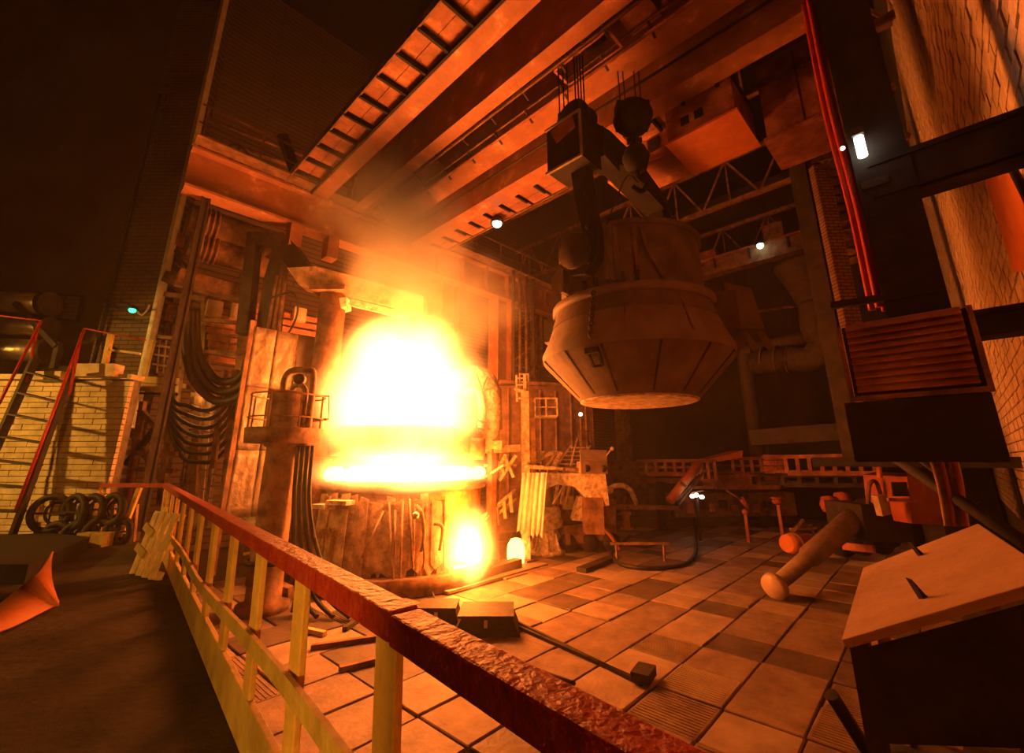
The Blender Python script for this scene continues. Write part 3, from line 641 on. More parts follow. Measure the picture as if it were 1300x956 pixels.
# guard rail seen against the fire
gr = T('furnace_guard_rail', 'thin guard rail silhouetted against the fire beside the elbow', 'railing', W(603, 556, 12.6))
P(MB().tube([W(566, 528, 12.3), W(603, 532, 12.6), W(616, 537, 12.9)], .035, 6), 'rail', 'rust', gr)
P(MB().tube([W(570, 541, 12.3), W(603, 543, 12.6), W(614, 546, 12.9)], .03, 6), 'rail', 'rust', gr)
P(MB().tube([W(603, 532, 12.6), W(603, 558, 12.6)], .04, 6), 'post', 'rust', gr)
P(MB().lathe(W(600, 584, 12.5), [(0, 0), (.32, .0), (.36, .3), (.36, .6), (0, .6)], 16), 'drum', 'apron', gr)
# white curtain hanging on the post
cu = MB(); A, B = W(664, 600, 13.5), W(695, 600, 13.3)
n = 14; pts = []
for k in range(n + 1):
    p = A.lerp(B, k / n); o = .05 * math.sin(k * 2.3) + .02 * rnd(-1, 1); pts.append(p - FW * o)
rows = [1.0, .5, 0.0]
vs = []; fs = []
for i, h in enumerate((0, .85, 1.75)):
    for k, p in enumerate(pts): vs.append(p - UZ * (h + (rnd(-.12, .12) if i == 2 else 0)) - RT * .18 * h / 1.75 + FW * .02 * i)
for i in range(2):
    for k in range(n): a = i * (n + 1) + k; fs.append((a, a + 1, a + n + 2, a + n + 1))
cu.add(vs, fs, True); cuo = S(cu, 'heat_curtain', 'cloth', 'scorched white heat curtain hanging beside the pale post', 'curtain'); m_ = cuo.modifiers.new('t', 'SOLIDIFY'); m_.thickness = .03
# ------------------------------------------------------------------ tapping car: stand, slag-crusted beam, control box
sd = T('tapping_car', 'tapping car with round stepped pedestal on the floor right of the curtain', 'car', oZ(694, 702, 0))
s0 = oZ(694, 702, 0)
ped = P(MB().lathe(s0, [(0, 0), (.62, 0), (.62, .12), (.5, .14), (.42, .3), (.38, .75), (.55, .82), (.58, 1.0), (.52, 1.05), (.48, 1.4), (.36, 1.45), (.0, 1.45)], 26), 'pedestal', 'slag', sd)
P(MB().lathe(s0 + UZ * 1.45, [(.26, 0), (.26, .75), (.3, .8), (.3, .95), (0, .95)], 22), 'spindle', 'grey', sd)
for az in range(0, 360, 45):
    rd, tg = azv(az); P(MB().prism([s0 + rd * .38 + UZ * .1, s0 + rd * .62 + UZ * .1, s0 + rd * .40 + UZ * .7], tg * .04), 'gusset', 'slag', ped)
P(MB().bar(s0 + RT * .5 + UZ * .55 + FW * .4, s0 + RT * 2.3 + UZ * .7 + FW * .8, 1.1, .6), 'chassis', 'rust', sd)
for k in range(3): P(MB().lathe(s0 + RT * (.7 + k * .75) + FW * (-.1 + k * .1) + UZ * .3, [(0, 0), (.3, 0), (.3, .16), (0, .16)], 18, FW), 'wheel', 'dark', sd)
P(MB().lathe(s0 + RT * 1.1 + UZ * 1.25 + FW * .2, [(0, 0), (.3, 0), (.32, .5), (0, .5)], 18, RT), 'motor', 'rust', sd)
P(MB().frame(s0 + RT * .8 + UZ * 1.55 + FW * .35, RT * .18, FW * .2, UZ * .22), 'junction_box', 'cream', sd)
P(MB().tube(curve([s0 + RT * 1.9 + UZ * .75 - FW * .1, s0 + RT * 2.1 + UZ * .55 - FW * .3, s0 + RT * 2.35 + UZ * .15 - FW * .25]), .06, 8), 'hose', 'orange', sd)
# slag-crusted arch beam
ar = T('slag_crusted_frame', 'arched frame beam thickly crusted with pale slag above the tapping car', 'frame', W(735, 660, 14.2))
def lump(poly, vec):
    return MB().prism(poly, vec)
t_ = 14.3
P(lump([W(690, 600, t_), W(765, 601, t_), W(770, 640, t_), W(757, 642, t_), W(742, 632, t_), (W(728, 617, t_)), W(705, 614, t_), W(692, 620, t_)], FW * .9), 'arch_beam', 'slag', ar)
P(lump([W(733, 630, t_ + .2), W(741, 628, t_ + .2), W(738, 660, t_ + .2), W(725, 659, t_ + .2)], FW * .6), 'crusted_leg', 'slag', ar)
P(lump([W(738, 634, t_ + .5), W(778, 633, t_ + .5), W(778, 663, t_ + .5), W(738, 662, t_ + .5)], FW * 1.0), 'dark_skirt', 'rust', ar)
for x in (708, 716, 723): P(MB().bar(W(x, 616, t_ + .5), W(x - 4, 640, t_ + .5), .08), 'stay', 'slag', ar)
P(MB().bar(W(702, 640, t_), W(716, 617, t_), .14, .06), 'ladder_stay', 'slag', ar)
P(MB().tube([W(665, 592, 13.9), W(735, 597, 14.0)], .06, 8), 'cross_pipe', 'slag', ar)
for x in (686, 696, 704, 716): P(MB().tube([W(x, 594, 13.95), W(x, 601, 13.95)], .05, 6), 'valve', 'rust', ar)
cbx = T('control_desk', 'sloped top sheet metal control desk with two dark portholes', 'control desk', W(757, 600, 14.2))
A, B = W(735, 601, 13.9), W(768, 601, 14.3); hgt = UZ * .36
cbb_ = P(MB().prism([A, B, B + hgt, A + hgt], FW * .9), 'body', 'bench', cbx)
A2_, B2_ = A + hgt, B + hgt
P(MB().quad(A2_ - FW * .4, B2_ - FW * .4, B2_ + FW * .5 + UZ * .36 + RT * .2, A2_ + FW * .5 + UZ * .36 + RT * .12, .05), 'sloped_top', 'bench', cbx)
for k in (.22, .85):
    c = A.lerp(B, k) + UZ * .16 - FW * .46; P(MB().lathe(c, [(0, -.01), (.11, -.01), (.11, .03), (0, .03)], 16, FW), 'porthole', 'black', cbb_)
P(MB().tube([B + hgt + UZ * .1, B + hgt + UZ * .4 + RT * .25], .03, 6).ball(B + hgt + UZ * .42 + RT * .28, .07, 6), 'lever', 'slag', cbx)
P(MB().frame((A + B) / 2 - UZ * .9 + FW * .2, RT * .3, FW * .25, UZ * .9), 'pedestal', 'rust', cbx)
# chute and steps behind the arch
cht = T('hopper_chute', 'pale trough chute with a bent pipe behind the cross pipe', 'chute', W(690, 592, 15))
P(MB().prism([W(664, 572, 15), W(690, 573, 15), W(686, 588, 15), W(670, 587, 15)], FW * .8), 'trough', 'slag', cht)
P(MB().tube(curve([W(672, 585, 14.6), W(686, 583, 14.6), W(698, 576, 14.8), W(708, 574, 15)]), .07, 8), 'pipe', 'slag', cht)
P(MB().bar(W(702, 592, 14.8), W(712, 574, 15), .2, .1).bar(W(694, 592, 14.8), W(704, 576, 15), .12, .08), 'brace', 'slag', cht)
P(MB().bar(W(680, 588, 15.2), V((W(680, 588, 15.2).x, W(680, 588, 15.2).y, 0)), .2), 'leg', 'rust', cht)
def ladder(name, label, a, b, w, nst, m, side=RT, cat='ladder', steps=False):
    t = T(name, label, cat, a)
    for s in (-.5, .5): P(MB().bar(a + side * w * s, b + side * w * s, .06, .06, side), 'stringer', m, t)
    for k in range(nst):
        p = a.lerp(b, (k + .5) / nst)
        P(MB().bar(p - side * w / 2, p + side * w / 2, .22 if steps else .045, .04), 'step' if steps else 'rung', m, t)
    return t
ladder('steel_steps', 'steep steel steps with open treads left of the control desk', W(716, 597, 15.2), W(737, 566, 16.0), .7, 6, 'slag', RT, 'steps', True)
hl = T('step_handrail', 'thin handrail climbing beside the steep steel steps', 'railing', W(722, 590, 15))
P(MB().tube([W(724, 592, 14.9), W(735, 548, 15.6), W(737, 566, 15.6)], .03, 6), 'rail', 'slag', hl); P(MB().tube([W(737, 548, 15.7), W(748, 548, 16.3), W(750, 562, 16.3)], .03, 6), 'rail', 'rust', hl)
# caged inspection platforms on the housing
def cage(name, label, x0, y0, x1, y1, t, m, dz=.8):
    a = W(x0, y1, t); b = W(x1, y1, t); h = UZ * (W(x0, y0, t) - a).z
    o = T(name, label, 'railing', (a + b) / 2); bk = FW * dz
    for q in (a, b, (a + b) / 2):
        P(MB().bar(q, q + h, .05), 'post', m, o)
    P(MB().bar(a + h, b + h, .05), 'top_rail', m, o); P(MB().bar(a + h * .5, b + h * .5, .04), 'mid_rail', m, o)
    P(MB().bar(a + h, a + h + bk, .05).bar(b + h, b + h + bk, .05), 'side_rail', m, o); P(MB().quad(a, b, b + bk, a + bk, .05), 'deck', m, o)
    return o
cage('inspection_platform', 'small caged inspection platform on the fume housing near the ladle', 680, 505, 708, 528, 15.2, 'slag')
cage('upper_landing', 'short railed landing at the top of the pale post ladder', 660, 474, 671, 495, 15.0, 'slag', .4)
ladder('cat_ladder', 'short vertical ladder between the post and the upper landing', W(662, 510, 14.9), W(661, 476, 15.0), .3, 4, 'slag')
S(MB().box(W(666, 519, 15.1), (.16, .16, .12), .8), 'signal_plate', 'cream', 'small pale signal plate fixed high on the fume housing', 'plate')
wl_ = W(737, 526, 16.5)
wlp = T('small_work_lamp', 'tiny white work lamp just below the ladle bottom', 'lamp', wl_); P(MB().ball(wl_, .07, 6), 'bulb', 'lampw', wlp); P(MB().bar(wl_ + UZ * .05, V((wl_.x, wl_.y, 0)), .05), 'stem', 'rust', wlp)
# ------------------------------------------------------------------ electrode mast and arm left of the fire
em = T('electrode_mast', 'tall dark electrode mast with bent arm reaching over the fire', 'mast', W(345, 640, 13.4))
T_ = 13.0
P(MB().prism([W(318, 298, T_), W(330, 298, T_), W(318, 425, T_), W(303, 425, T_)], FW * .35), 'guide_rail', 'dark', em)
P(MB().prism([W(352, 320, T_), W(362, 330, T_), W(352, 425, T_), W(330, 425, T_), W(340, 360, T_)], FW * .5), 'carriage', 'dark', em)
P(MB().prism([W(325, 300, T_), W(365, 300, T_), W(382, 318, T_), W(400, 346, T_), W(408, 364, T_), W(385, 362, T_), W(368, 340, T_), W(355, 322, T_), W(328, 312, T_)], FW * .5), 'gooseneck', 'dark', em)
P(MB().prism([W(370, 345, 12.8), W(405, 343, 12.8), W(480, 362, 13.2), W(540, 380, 13.5), W(540, 402, 13.5), W(480, 388, 13.2), W(385, 366, 12.8)], FW * .55), 'arm', 'apron', em)
P(MB().prism([W(432, 382, 12.8), W(443, 380, 12.8), W(443, 392, 12.8), W(432, 395, 12.8)], FW * .4), 'arm_bracket', 'slag', em)
P(MB().bar(W(445, 384, 12.9), W(520, 402, 13.3), .1, .2), 'bus_bar', 'slag', em)
P(MB().lathe(W(337, 317, 12.8), [(0, 0), (.16, 0), (.16, .3), (0, .3)], 16, FW), 'pivot', 'rust', em)
for k in range(3): P(MB().tube([W(340 + k * 7, 420, 12.7), W(352 + k * 5, 350, 12.7)], .05, 6), 'hydraulic_line', 'rust', em)
P(MB().prism([W(352, 425, T_), W(330, 425, T_), W(322, 600, T_), W(340, 600, T_)], FW * .4), 'lower_mast', 'dark', em)
S(MB().tube(curve([W(345, 378, 12.5), W(372, 372, 12.4), W(378, 395, 12.4), W(368, 420, 12.5), W(355, 430, 12.5)]), .03, 6), 'slack_hose', 'hose', 'thin slack hose looping beside the electrode mast', 'hose')
# big round post in front of the fire's left edge
rp = oZ(395, 690, 0); rp = oY(412, 480, 12.2)
rc = T('round_post', 'thick round steel post rim lit by the fire on its right', 'post', (rp.x, rp.y, 0))
P(MB().lathe((rp.x, rp.y, 0), [(0, 0), (.36, 0), (.36, 7.6), (0, 7.6)], 28), 'shaft', 'rust', rc)
P(MB().lathe((rp.x, rp.y, 0), [(.36, 2.9), (.42, 2.92), (.42, 3.05), (.36, 3.07)], 28), 'collar', 'rust', rc)
P(MB().frame(V((rp.x, rp.y, 7.7)), RT * .5, FW * .5, UZ * .08), 'cap_plate', 'rust', rc)
# crumpled heat shield, each sheet its own piece
hs = T('heat_shield', 'wall of crumpled orange heat shield sheets behind the hydraulic column', 'heat shield', oY(335, 640, 12.6))
Ys = 12.6
xa, xb = oY(305, 530, Ys).x, oY(392, 530, Ys).x; za, zb = oY(335, 655, Ys).z, oY(345, 418, Ys).z
for i in range(3):
    for j in range(3):
        x0, x1 = xa + (xb - xa) * i / 3, xa + (xb - xa) * (i + 1) / 3; z0, z1 = za + (zb - za) * j / 3, za + (zb - za) * (j + 1) / 3
        vs = []; fs = []; n = 7
        for a in range(n + 1):
            for b in range(n + 1):
                edge = a in (0, n) or b in (0, n)
                vs.append((x0 + .01 + (x1 - x0 - .02) * a / n, Ys + (0 if edge else rnd(-.035, .03)) + .01 * ((i + j) % 2), z0 + .005 + (z1 - z0 - .01) * b / n))
        for a in range(n):
            for b in range(n): q = a * (n + 1) + b; fs.append((q, q + n + 1, q + n + 2, q + 1))
        o = P(MB().add(vs, fs, True), 'shield_sheet', 'foil', hs); sm = o.modifiers.new('t', 'SOLIDIFY'); sm.thickness = .012
P(MB().bar((xa - .05, Ys + .05, za - 1.2), (xa - .05, Ys + .05, zb + .15), .1).bar((xb + .03, Ys + .05, za - 1.2), (xb + .03, Ys + .05, zb + .1), .06), 'frame', 'rust', hs)
# hydraulic column with round maintenance gallery and pipe loops on its head
hb = oZ(332, 776, 0); hc = T('hydraulic_column', 'brown hydraulic column with round gallery and looped pipes on top', 'column', hb)
zt = lambda py: up(hb, 345, py).z
P(MB().lathe(hb, [(0, 0), (.5, 0), (.5, .15), (.34, .2), (.33, zt(568)), (.40, zt(566)), (.40, zt(500)), (.36, zt(498)), (0, zt(498))], 32), 'cylinder', 'rust', hc)
gz = zt(563); gal = P(MB().lathe(hb, [(.38, gz), (.78, gz), (.80, gz + .32), (.76, gz + .32), (.74, gz + .05), (.38, gz + .05)], 36), 'gallery', 'rust', hc)
for k, az in enumerate(range(0, 360, 45)):
    rd, tg = azv(az); P(MB().bar(hb + rd * .77 + UZ * (gz + .3), hb + rd * .77 + UZ * (gz + 1.05), .03), 'gallery_post', 'rust', gal)
for h in (.55, 1.05): P(MB().torus(hb + UZ * (gz + h), .77, .018, UZ, 32, 6), 'gallery_rail', 'rust', gal)
topz = zt(498)
P(MB().tube(curve([hb - RT * .16 + UZ * (topz - .1), hb - RT * .16 + UZ * (topz + .3), hb - RT * .02 + UZ * (topz + .5), hb + RT * .35 + UZ * (topz + .5), hb + RT * .5 + UZ * (topz + .3), hb + RT * .5 + UZ * (gz - .2)]), .075, 10), 'pipe_loop', 'rust', hc)
P(MB().tube(curve([hb + RT * .02 + UZ * (topz - .05), hb + RT * .1 + UZ * (topz + .15), hb + RT * .3 + UZ * (topz + .12), hb + RT * .36 + UZ * (topz - .2), hb + RT * .36 + UZ * (gz - .3)]), .06, 10), 'pipe_loop', 'rust', hc)
P(MB().lathe(hb + RT * .2 + UZ * (topz + .3) - FW * .1, [(0, 0), (.12, 0), (.12, .15), (0, .15)], 14, FW), 'valve', 'dark', hc)
P(MB().ball(hb - RT * .42 + UZ * (topz + .02), (.1, .1, .06), 6), 'bolt_head', 'rust', hc)
for k in range(4):
    q = hb + RT * (.38 + .11 * k) - FW * .1
    S(MB().tube(curve([q + UZ * (gz - .05), q + RT * .05 + UZ * 2.2, q + RT * (.18 + .05 * k) + UZ * 1.2, q + RT * (.5 + .14 * k) + UZ * .4 - FW * .2, q + RT * (1.0 + .2 * k) + UZ * .08 - FW * .5]), .045, 8), 'hydraulic_hose', 'hose',
      ('black hydraulic hose sweeping down closest to the brown column', 'black hydraulic hose second from the brown column', 'black hydraulic hose third from the brown column', 'outermost black hydraulic hose sweeping towards the furnace')[k], 'hose', 'hoses down the hydraulic column')
S(MB().torus(hb + UZ * .95 , .42, .06, UZ, 24, 8), 'hose_coil', 'hose', 'dark hose coiled once around the hydraulic column foot', 'hose')
# thin bracket rail from the gallery
gl = T('gallery_outrigger', 'thin railed outrigger from the gallery towards the fire', 'railing', W(400, 530, 10.4))
P(MB().tube([W(372, 503, 10.4), W(418, 503, 10.4), W(417, 532, 10.4), W(360, 532, 10.4)], .022, 6), 'rail', 'rust', gl); P(MB().bar(W(362, 533, 10.3), W(416, 533, 10.3), .1, .03), 'tread', 'rust', gl)
# ================================================================== LEFT SIDE: platform railing, wall fittings, cables
random.seed(21)
ZP = 1.35; ZR = 2.52
rl = T('platform_railing', 'wooden platform railing with red handrail and yellow boards', 'railing', (rail_x(6), 6, ZP))
def rp_(y, z, dx=0): return V((rail_x(y) + dx, y, z))
# handrail in three lengths, butted
for n, (ya, yb) in enumerate(((-.6, 1.40), (1.41, 5.6), (5.61, 12.0))):
    soft(P(MB().bar(rp_(ya, ZR - .05 + (.006 if n == 1 else 0)), rp_(yb, ZR - .05), .11, .09), 'top_rail', 'redrail', rl), .008)
cn = rp_(12.0, ZR - .05); ce = oZ(130, 616, ZR - .05)
P(MB().bar(cn, ce, .09, .08), 'top_rail', 'redrail', rl)
ys = [.55, 1.5, 2.47, 3.35, 4.28, 5.25, 6.25, 7.2, 8.15, 9.1, 10.05, 11.0, 11.9]
for n, y in enumerate(ys):
    soft(P(MB().bar(rp_(y, ZP - .12 + rnd(-.05, .05), .045), rp_(y, ZR - .09, .0), .035, .13, V((0, 1, 0))), 'baluster', 'yellow', rl), .006)
# bowed mid strip nailed to the boards
mid = [rp_(y, ZP + .56 + .07 * math.sin(y * .8) - (.1 if y > 8 else 0), -.03) for y in (.2, 1.2, 2.2, 3.2, 4.4, 5.6, 7.2, 8.6, 9.6)]
ms_ = MB()
cv = curve(mid, 4)
for a, b in zip(cv[:-1], cv[1:]): ms_.bar(a, b + (b - a) * .02, .025, .085)
P(ms_, 'middle_strip', 'yellowd', rl)
soft(P(MB().bar(rp_(-.6, ZP + .13, .03), rp_(11.9, ZP + .13, .03), .04, .26), 'kick_board', 'yellowd', rl), .006)
P(MB().bar(rp_(-.6, ZP - .25, .16), rp_(12, ZP - .25, .16), .1, .18), 'edge_beam', 'redox', rl)
P(MB().bar(ce - UZ * .05, V((ce.x, ce.y, ZP)), .07), 'post', 'yellow', rl)
P(MB().bar(cn.lerp(ce, .45) - UZ * .05 + V((.05, 0, 0)), V((*(cn.lerp(ce, .55)).xy, ZP)), .08), 'post', 'yellow', rl)
# leaning pallet
pl = T('leaning_pallet', 'splintered wooden pallet leaning against the railing corner', 'pallet', oZ(185, 733, ZP))
b0, b1 = oZ(170, 728, ZP), oZ(200, 737, ZP); tp0 = rp_(8.9, 2.22, -.08)
ax_ = (b1 - b0).normalized(); L_ = (tp0 - (b0 + b1) / 2); nn = ax_.cross(L_).normalized()
if nn.dot(FW) > 0: nn = -nn
wd_ = .82
for k in range(4):
    c = (b0 + b1) / 2 + ax_ * (-wd_ / 2 + .1 + k * .21); e_ = rnd(-.06, .08)
    soft(P(MB().bar(c + nn * .05, c + L_ * (1 + e_) + nn * .05, .15, .03, nn), 'board', 'wood', pl), .004)
for h in (.06, .5, .92): P(MB().bar((b0 + b1) / 2 + L_ * h - ax_ * wd_ / 2, (b0 + b1) / 2 + L_ * h + ax_ * wd_ / 2, .1, .09, nn), 'bearer', 'wood', pl)
for h in (.3, .62): P(MB().bar((b0 + b1) / 2 + L_ * h - ax_ * .1 + nn * .08, (b0 + b1) / 2 + L_ * (h + .1) - ax_ * wd_ * .55 + nn * .08, .1, .03, nn), 'loose_slat', 'yellowd', pl)
# steel rings stacked against the low wall
def ring_thing(px, py, R, label, group='steel rings in front of the brick wall'):
    c = oF(px, py, 9.6); t = T('steel_ring', label, 'ring', V((c.x, c.y, c.z - R - .06)), group)
    P(MB().torus(c, R, .065, FW + RT * rnd(-.3, .3), 28, 8), 'rim', 'dark', t)
    P(MB().torus(c + FW * .1, R * .62, .03, FW, 22, 6), 'inner_rim', 'dark', t)
    for a in (0, 1): P(MB().bar(c - UZ * R * (1 - a) - RT * R * a, c + UZ * R * (1 - a) + RT * R * a, .035), 'spoke', 'dark', t)
ring_thing(64, 652, .33, 'large rusty steel ring stacked farthest from the railing')
ring_thing(94, 650, .31, 'rusty steel ring second from the far end of the stack')
ring_thing(117, 647, .26, 'rusty steel ring third in the stacked row, beside a bright bar')
ring_thing(143, 646, .27, 'rusty steel ring closest to the railing corner')
for k, (px, py, R) in enumerate(((70, 685, .3), (100, 682, .28), (125, 678, .26), (150, 675, .24))):
    ring_thing(px, py, R, ('dark lower steel ring under the largest ring', 'dark lower steel ring beneath the second ring', 'dark lower steel ring beneath the third ring', 'small dark steel ring resting below the ring by the railing')[k])
rk = T('ring_rack', 'low dark steel rack with a pale bar behind the stacked rings', 'rack', oF(100, 690, 9.85))
P(MB().bar(oF(40, 660, 9.9), oF(170, 655, 9.9), .06, .12), 'pale_bar', 'cream', rk); P(MB().bar(oF(40, 690, 9.9), oF(170, 686, 9.9), .3, .3), 'base', 'dark', rk)
for px in (45, 80, 110, 140, 168): P(MB().bar(oF(px, 694, 9.9), oF(px + 5, 640, 9.9), .07), 'upright', 'rust', rk)
for k, px in enumerate((110, 128)): S(MB().frame(oF(px, 690, 9.4), RT * .13, FW * .12, UZ * .2), 'timber_block', 'yellowd', ('short yellow timber block standing before the steel rings', 'short yellow timber block nearer the railing corner')[k], 'block', 'timber blocks by the rings')
# bent orange sheet lying on the platform
sh = MB(); cvp = curve([oZ(66, 700, ZP + .42), oZ(48, 728, ZP + .30), oZ(20, 752, ZP + .14), oZ(-30, 790, ZP + .06)], 6); vs = []; fs = []
for i, p in enumerate(cvp):
    f_ = i / (len(cvp) - 1); vs += [p, p + RT * (.18 + .5 * math.sin(f_ * 2.6)) - FW * .25 - UZ * (p.z - ZP - .02) * .9]
for i in range(len(cvp) - 1): fs.append((2 * i, 2 * i + 1, 2 * i + 3, 2 * i + 2))
so = S(sh.add(vs, fs, True), 'bent_sheet', 'orange', 'curled orange steel sheet lying on the dark platform', 'sheet'); q_ = so.modifiers.new('t', 'SOLIDIFY'); q_.thickness = .02
S(MB().prism([oZ(-60, 742, ZP), oZ(30, 742, ZP), oZ(110, 700, ZP), oZ(60, 694, ZP), oZ(-60, 700, ZP)], V((0, 0, .5))), 'sand_box', 'black', 'low black sand box behind the curled orange sheet', 'box')
# stair handrails leaning up the wall
st_ = T('wall_stair', 'steep red stair rails climbing in front of the lime washed wall', 'stair', oZ(15, 700, ZP))
fA = 9.3
for (x0, y0, x1, y1, m, r) in ((20, 648, 107, 418, 'redcable', .03), (-70, 648, 52, 408, 'redcable', .03), (12, 690, 92, 470, 'dark', .06), (-60, 690, 45, 455, 'dark', .06)):
    a, b = oF(x0, y0, fA), oF(x1, y1, fA + .6)
    P(MB().tube([a, b], r, 8) if r < .05 else MB().bar(a, b, .06, .2), 'handrail' if r < .05 else 'stringer', m, st_)
for k in range(8):
    f_ = (k + .3) / 8; a = oF(12, 690, fA).lerp(oF(92, 470, fA + .6), f_); b = oF(-60, 690, fA).lerp(oF(45, 455, fA + .6), f_)
    P(MB().bar(a, b, .22, .035), 'tread', 'dark', st_)
for x0, y0, x1, y1 in ((88, 470, 107, 420), (33, 455, 52, 408)): P(MB().bar(oF(x0, y0 + 30, fA + .5), oF(x1 - 3, y1 + 3, fA + .6), .04), 'baluster', 'redcable', st_)
S(MB().tube([oF(52, 407, 9.9), oF(-40, 396, 9.9)], .02, 6), 'wall_rail', 'redrail', 'thin red rail running level above the tin clad ducts', 'rail')
S(MB().tube([oF(107, 417, 9.9), oF(185, 432, 9.9)], .02, 6), 'landing_rail', 'redrail', 'thin dark red rail above the wall top near the pillar', 'rail')
# tin clad ducts at the far left
for k, (y, r) in enumerate(((385, .30), (415, .26), (445, .30))):
    a, b = oF(-60, y - 5, 11.8), oF(62, y + 1, 11.8)
    t = T('clad_duct', ('upper dull tin clad duct by the tall dark wall', 'middle tin clad duct with a bright streak', 'lowest tin clad duct with the brightest glint')[k], 'duct', (a + b) / 2)
    P(MB().tube([a, b], r, 18), 'cladding', 'silver', t); P(MB().tube([b - RT * .1, b + RT * .06], r + .05, 18), 'end_flange', 'dark', t)
S(MB().bar(oF(20, 385, 11.3), oF(72, 440, 11.3), .12, .12), 'duct_brace', 'dark', 'dark diagonal brace in front of the tin clad ducts', 'brace')
S(MB().bar(oF(75, 435, 11.35), oF(68, 468, 11.35), .12, .12), 'duct_post', 'dark', 'short dark post below the diagonal brace', 'post')
wp = T('wall_panel', 'large flat brown panel fixed on the dark wall', 'panel', oF(72, 408, 12.6))
P(MB().quad(oF(45, 372, 12.6), oF(105, 376, 12.6), oF(98, 408, 12.6), oF(40, 400, 12.6), .06), 'sheet', 'pillar', wp)
for a, b in (((45, 372), (105, 376)), ((105, 376), (98, 408)), ((98, 408), (40, 400))): P(MB().bar(oF(*a, 12.55), oF(*b, 12.55), .06), 'border', 'black', wp)
# conduits down the pillar
S(MB().tube([oF(203, 120, 12.35), oF(118, 462, 12.35)], .05, 8), 'conduit', 'black', 'long black conduit running down beside the brick pillar', 'conduit')
S(MB().tube([oF(212, 120, 12.35), oF(178, 255, 12.35)], .03, 8), 'thin_conduit', 'dark', 'thin dark conduit short of the black one on the pillar', 'conduit')
# green signal lamp on a bracket
g0 = oF(168, 394, 11.9)
gl_ = T('signal_lamp', 'green signal lamp on a short bracket at the brick pillar', 'lamp', g0 - UZ * .1)
P(MB().ball(g0, (.09, .09, .07), 8), 'lens', 'green', gl_); P(MB().lathe(g0 + UZ * .02, [(.06, .12), (.13, .06), (.14, .0)], 14), 'hood', 'dark', gl_)
P(MB().tube(curve([g0 + UZ * .05, oF(150, 392, 12.0), oF(143, 386, 12.1), oF(126, 378, 12.3)]), .025, 6), 'bracket', 'dark', gl_)
point_light('signal_light', g0 - FW * .25, 1.2, (.1, 1, .4), .06)
hk = oF(181, 396, 12.44); S(MB().tube(curve([hk - RT * .14, hk - UZ * .1, hk + RT * .12 + UZ * .04, hk + RT * .16 + UZ * .22]), .025, 6), 'cable_hook', 'cream', 'small pale cable hook on the pillar edge by the green lamp', 'hook')
# cream blocks, post and rail on top of the low wall
S(MB().frame(oF(125, 471, 10.3), RT * .47, FW * .15, UZ * .15), 'coping_block', 'cream', 'long cream block lying on the low wall top', 'block')
S(MB().frame(oF(62, 478, 10.25), RT * .42, FW * .15, UZ * .1), 'coping_slab', 'cream', 'thin cream slab on the wall top by the red stair rails', 'block')
cp_ = T('wall_post', 'tan post with level rail standing on the low wall top', 'post', oF(132, 472, 10.35))
P(MB().bar(oF(131, 474, 10.35), oF(141, 424, 10.35), .1), 'upright', 'yellowd', cp_); P(MB().bar(oF(138, 444, 10.35), oF(178, 449, 10.35), .05), 'rail', 'cream', cp_); P(MB().bar(oF(128, 444, 10.4), oF(124, 470, 10.4), .05), 'stay', 'dark', cp_)
# yellow ledge right of the pillar, dark recess below
yl = T('yellow_ledge', 'wide yellow balcony ledge between pillar and cables', 'ledge', oF(200, 498, 11.9))
P(MB().quad(oF(176, 478, 11.9), oF(226, 480, 11.9), oF(224, 498, 11.9), oF(172, 496, 11.9), .12), 'fascia', 'yellowd', yl)
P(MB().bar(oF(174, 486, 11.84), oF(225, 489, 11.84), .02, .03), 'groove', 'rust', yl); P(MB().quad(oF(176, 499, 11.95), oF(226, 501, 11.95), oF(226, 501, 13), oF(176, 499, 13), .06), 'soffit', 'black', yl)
P(MB().bar(oF(195, 432, 12.0), oF(178, 497, 12.0), .09), 'jamb', 'yellowd', yl)
# control cabin behind the ledge: frames, rails and struts
cc = T('control_cabin', 'open steel framed control cabin with shelves beside the pillar', 'cabin', oF(225, 640, 12.6))
for x0, y0, x1, y1 in ((252, 280, 205, 640), (232, 400, 222, 500), (262, 370, 245, 640), (318, 300, 290, 640)):
    P(MB().bar(oF(x1, y1, 12.9), oF(x0, y0, 12.9), .16, .2), 'upright', 'rust', cc)
for x0, y0, x1, y1, w in ((214, 350, 248, 357, .2), (210, 374, 262, 380, .14), (200, 427, 240, 432, .09), (198, 439, 235, 443, .06), (196, 450, 232, 455, .06), (194, 462, 232, 468, .06), (240, 444, 320, 452, .1), (238, 404, 300, 410, .1)):
    P(MB().bar(oF(x0, y0, 12.7), oF(x1, y1, 12.7), w, w), 'cross_bar', 'rust', cc)
for x in (204, 212, 222): P(MB().bar(oF(x, 432, 12.75), oF(x - 4, 474, 12.75), .05), 'baluster', 'rust', cc)
for k in range(6): P(MB().frame(oF(206 + (k % 3) * 9, 398 + (k // 3) * 22, 13.1), RT * .07, FW * .1, UZ * rnd(.15, .26)), 'relay_case', 'redox' if k % 2 else 'rust', cc)
P(MB().frame(oF(225, 305, 12.8), RT * .14, FW * .14, UZ * .2), 'junction_box', 'redox', cc)
P(MB().bar(oF(222, 318, 12.7), oF(243, 348, 12.7), .06), 'strut', 'dark', cc); P(MB().ball(oF(244, 348, 12.5), .06, 6), 'insulator', 'cream', cc)
P(MB().bar(oF(212, 352, 12.6), oF(246, 362, 12.6), .3, .35), 'cable_tray', 'rust', cc)
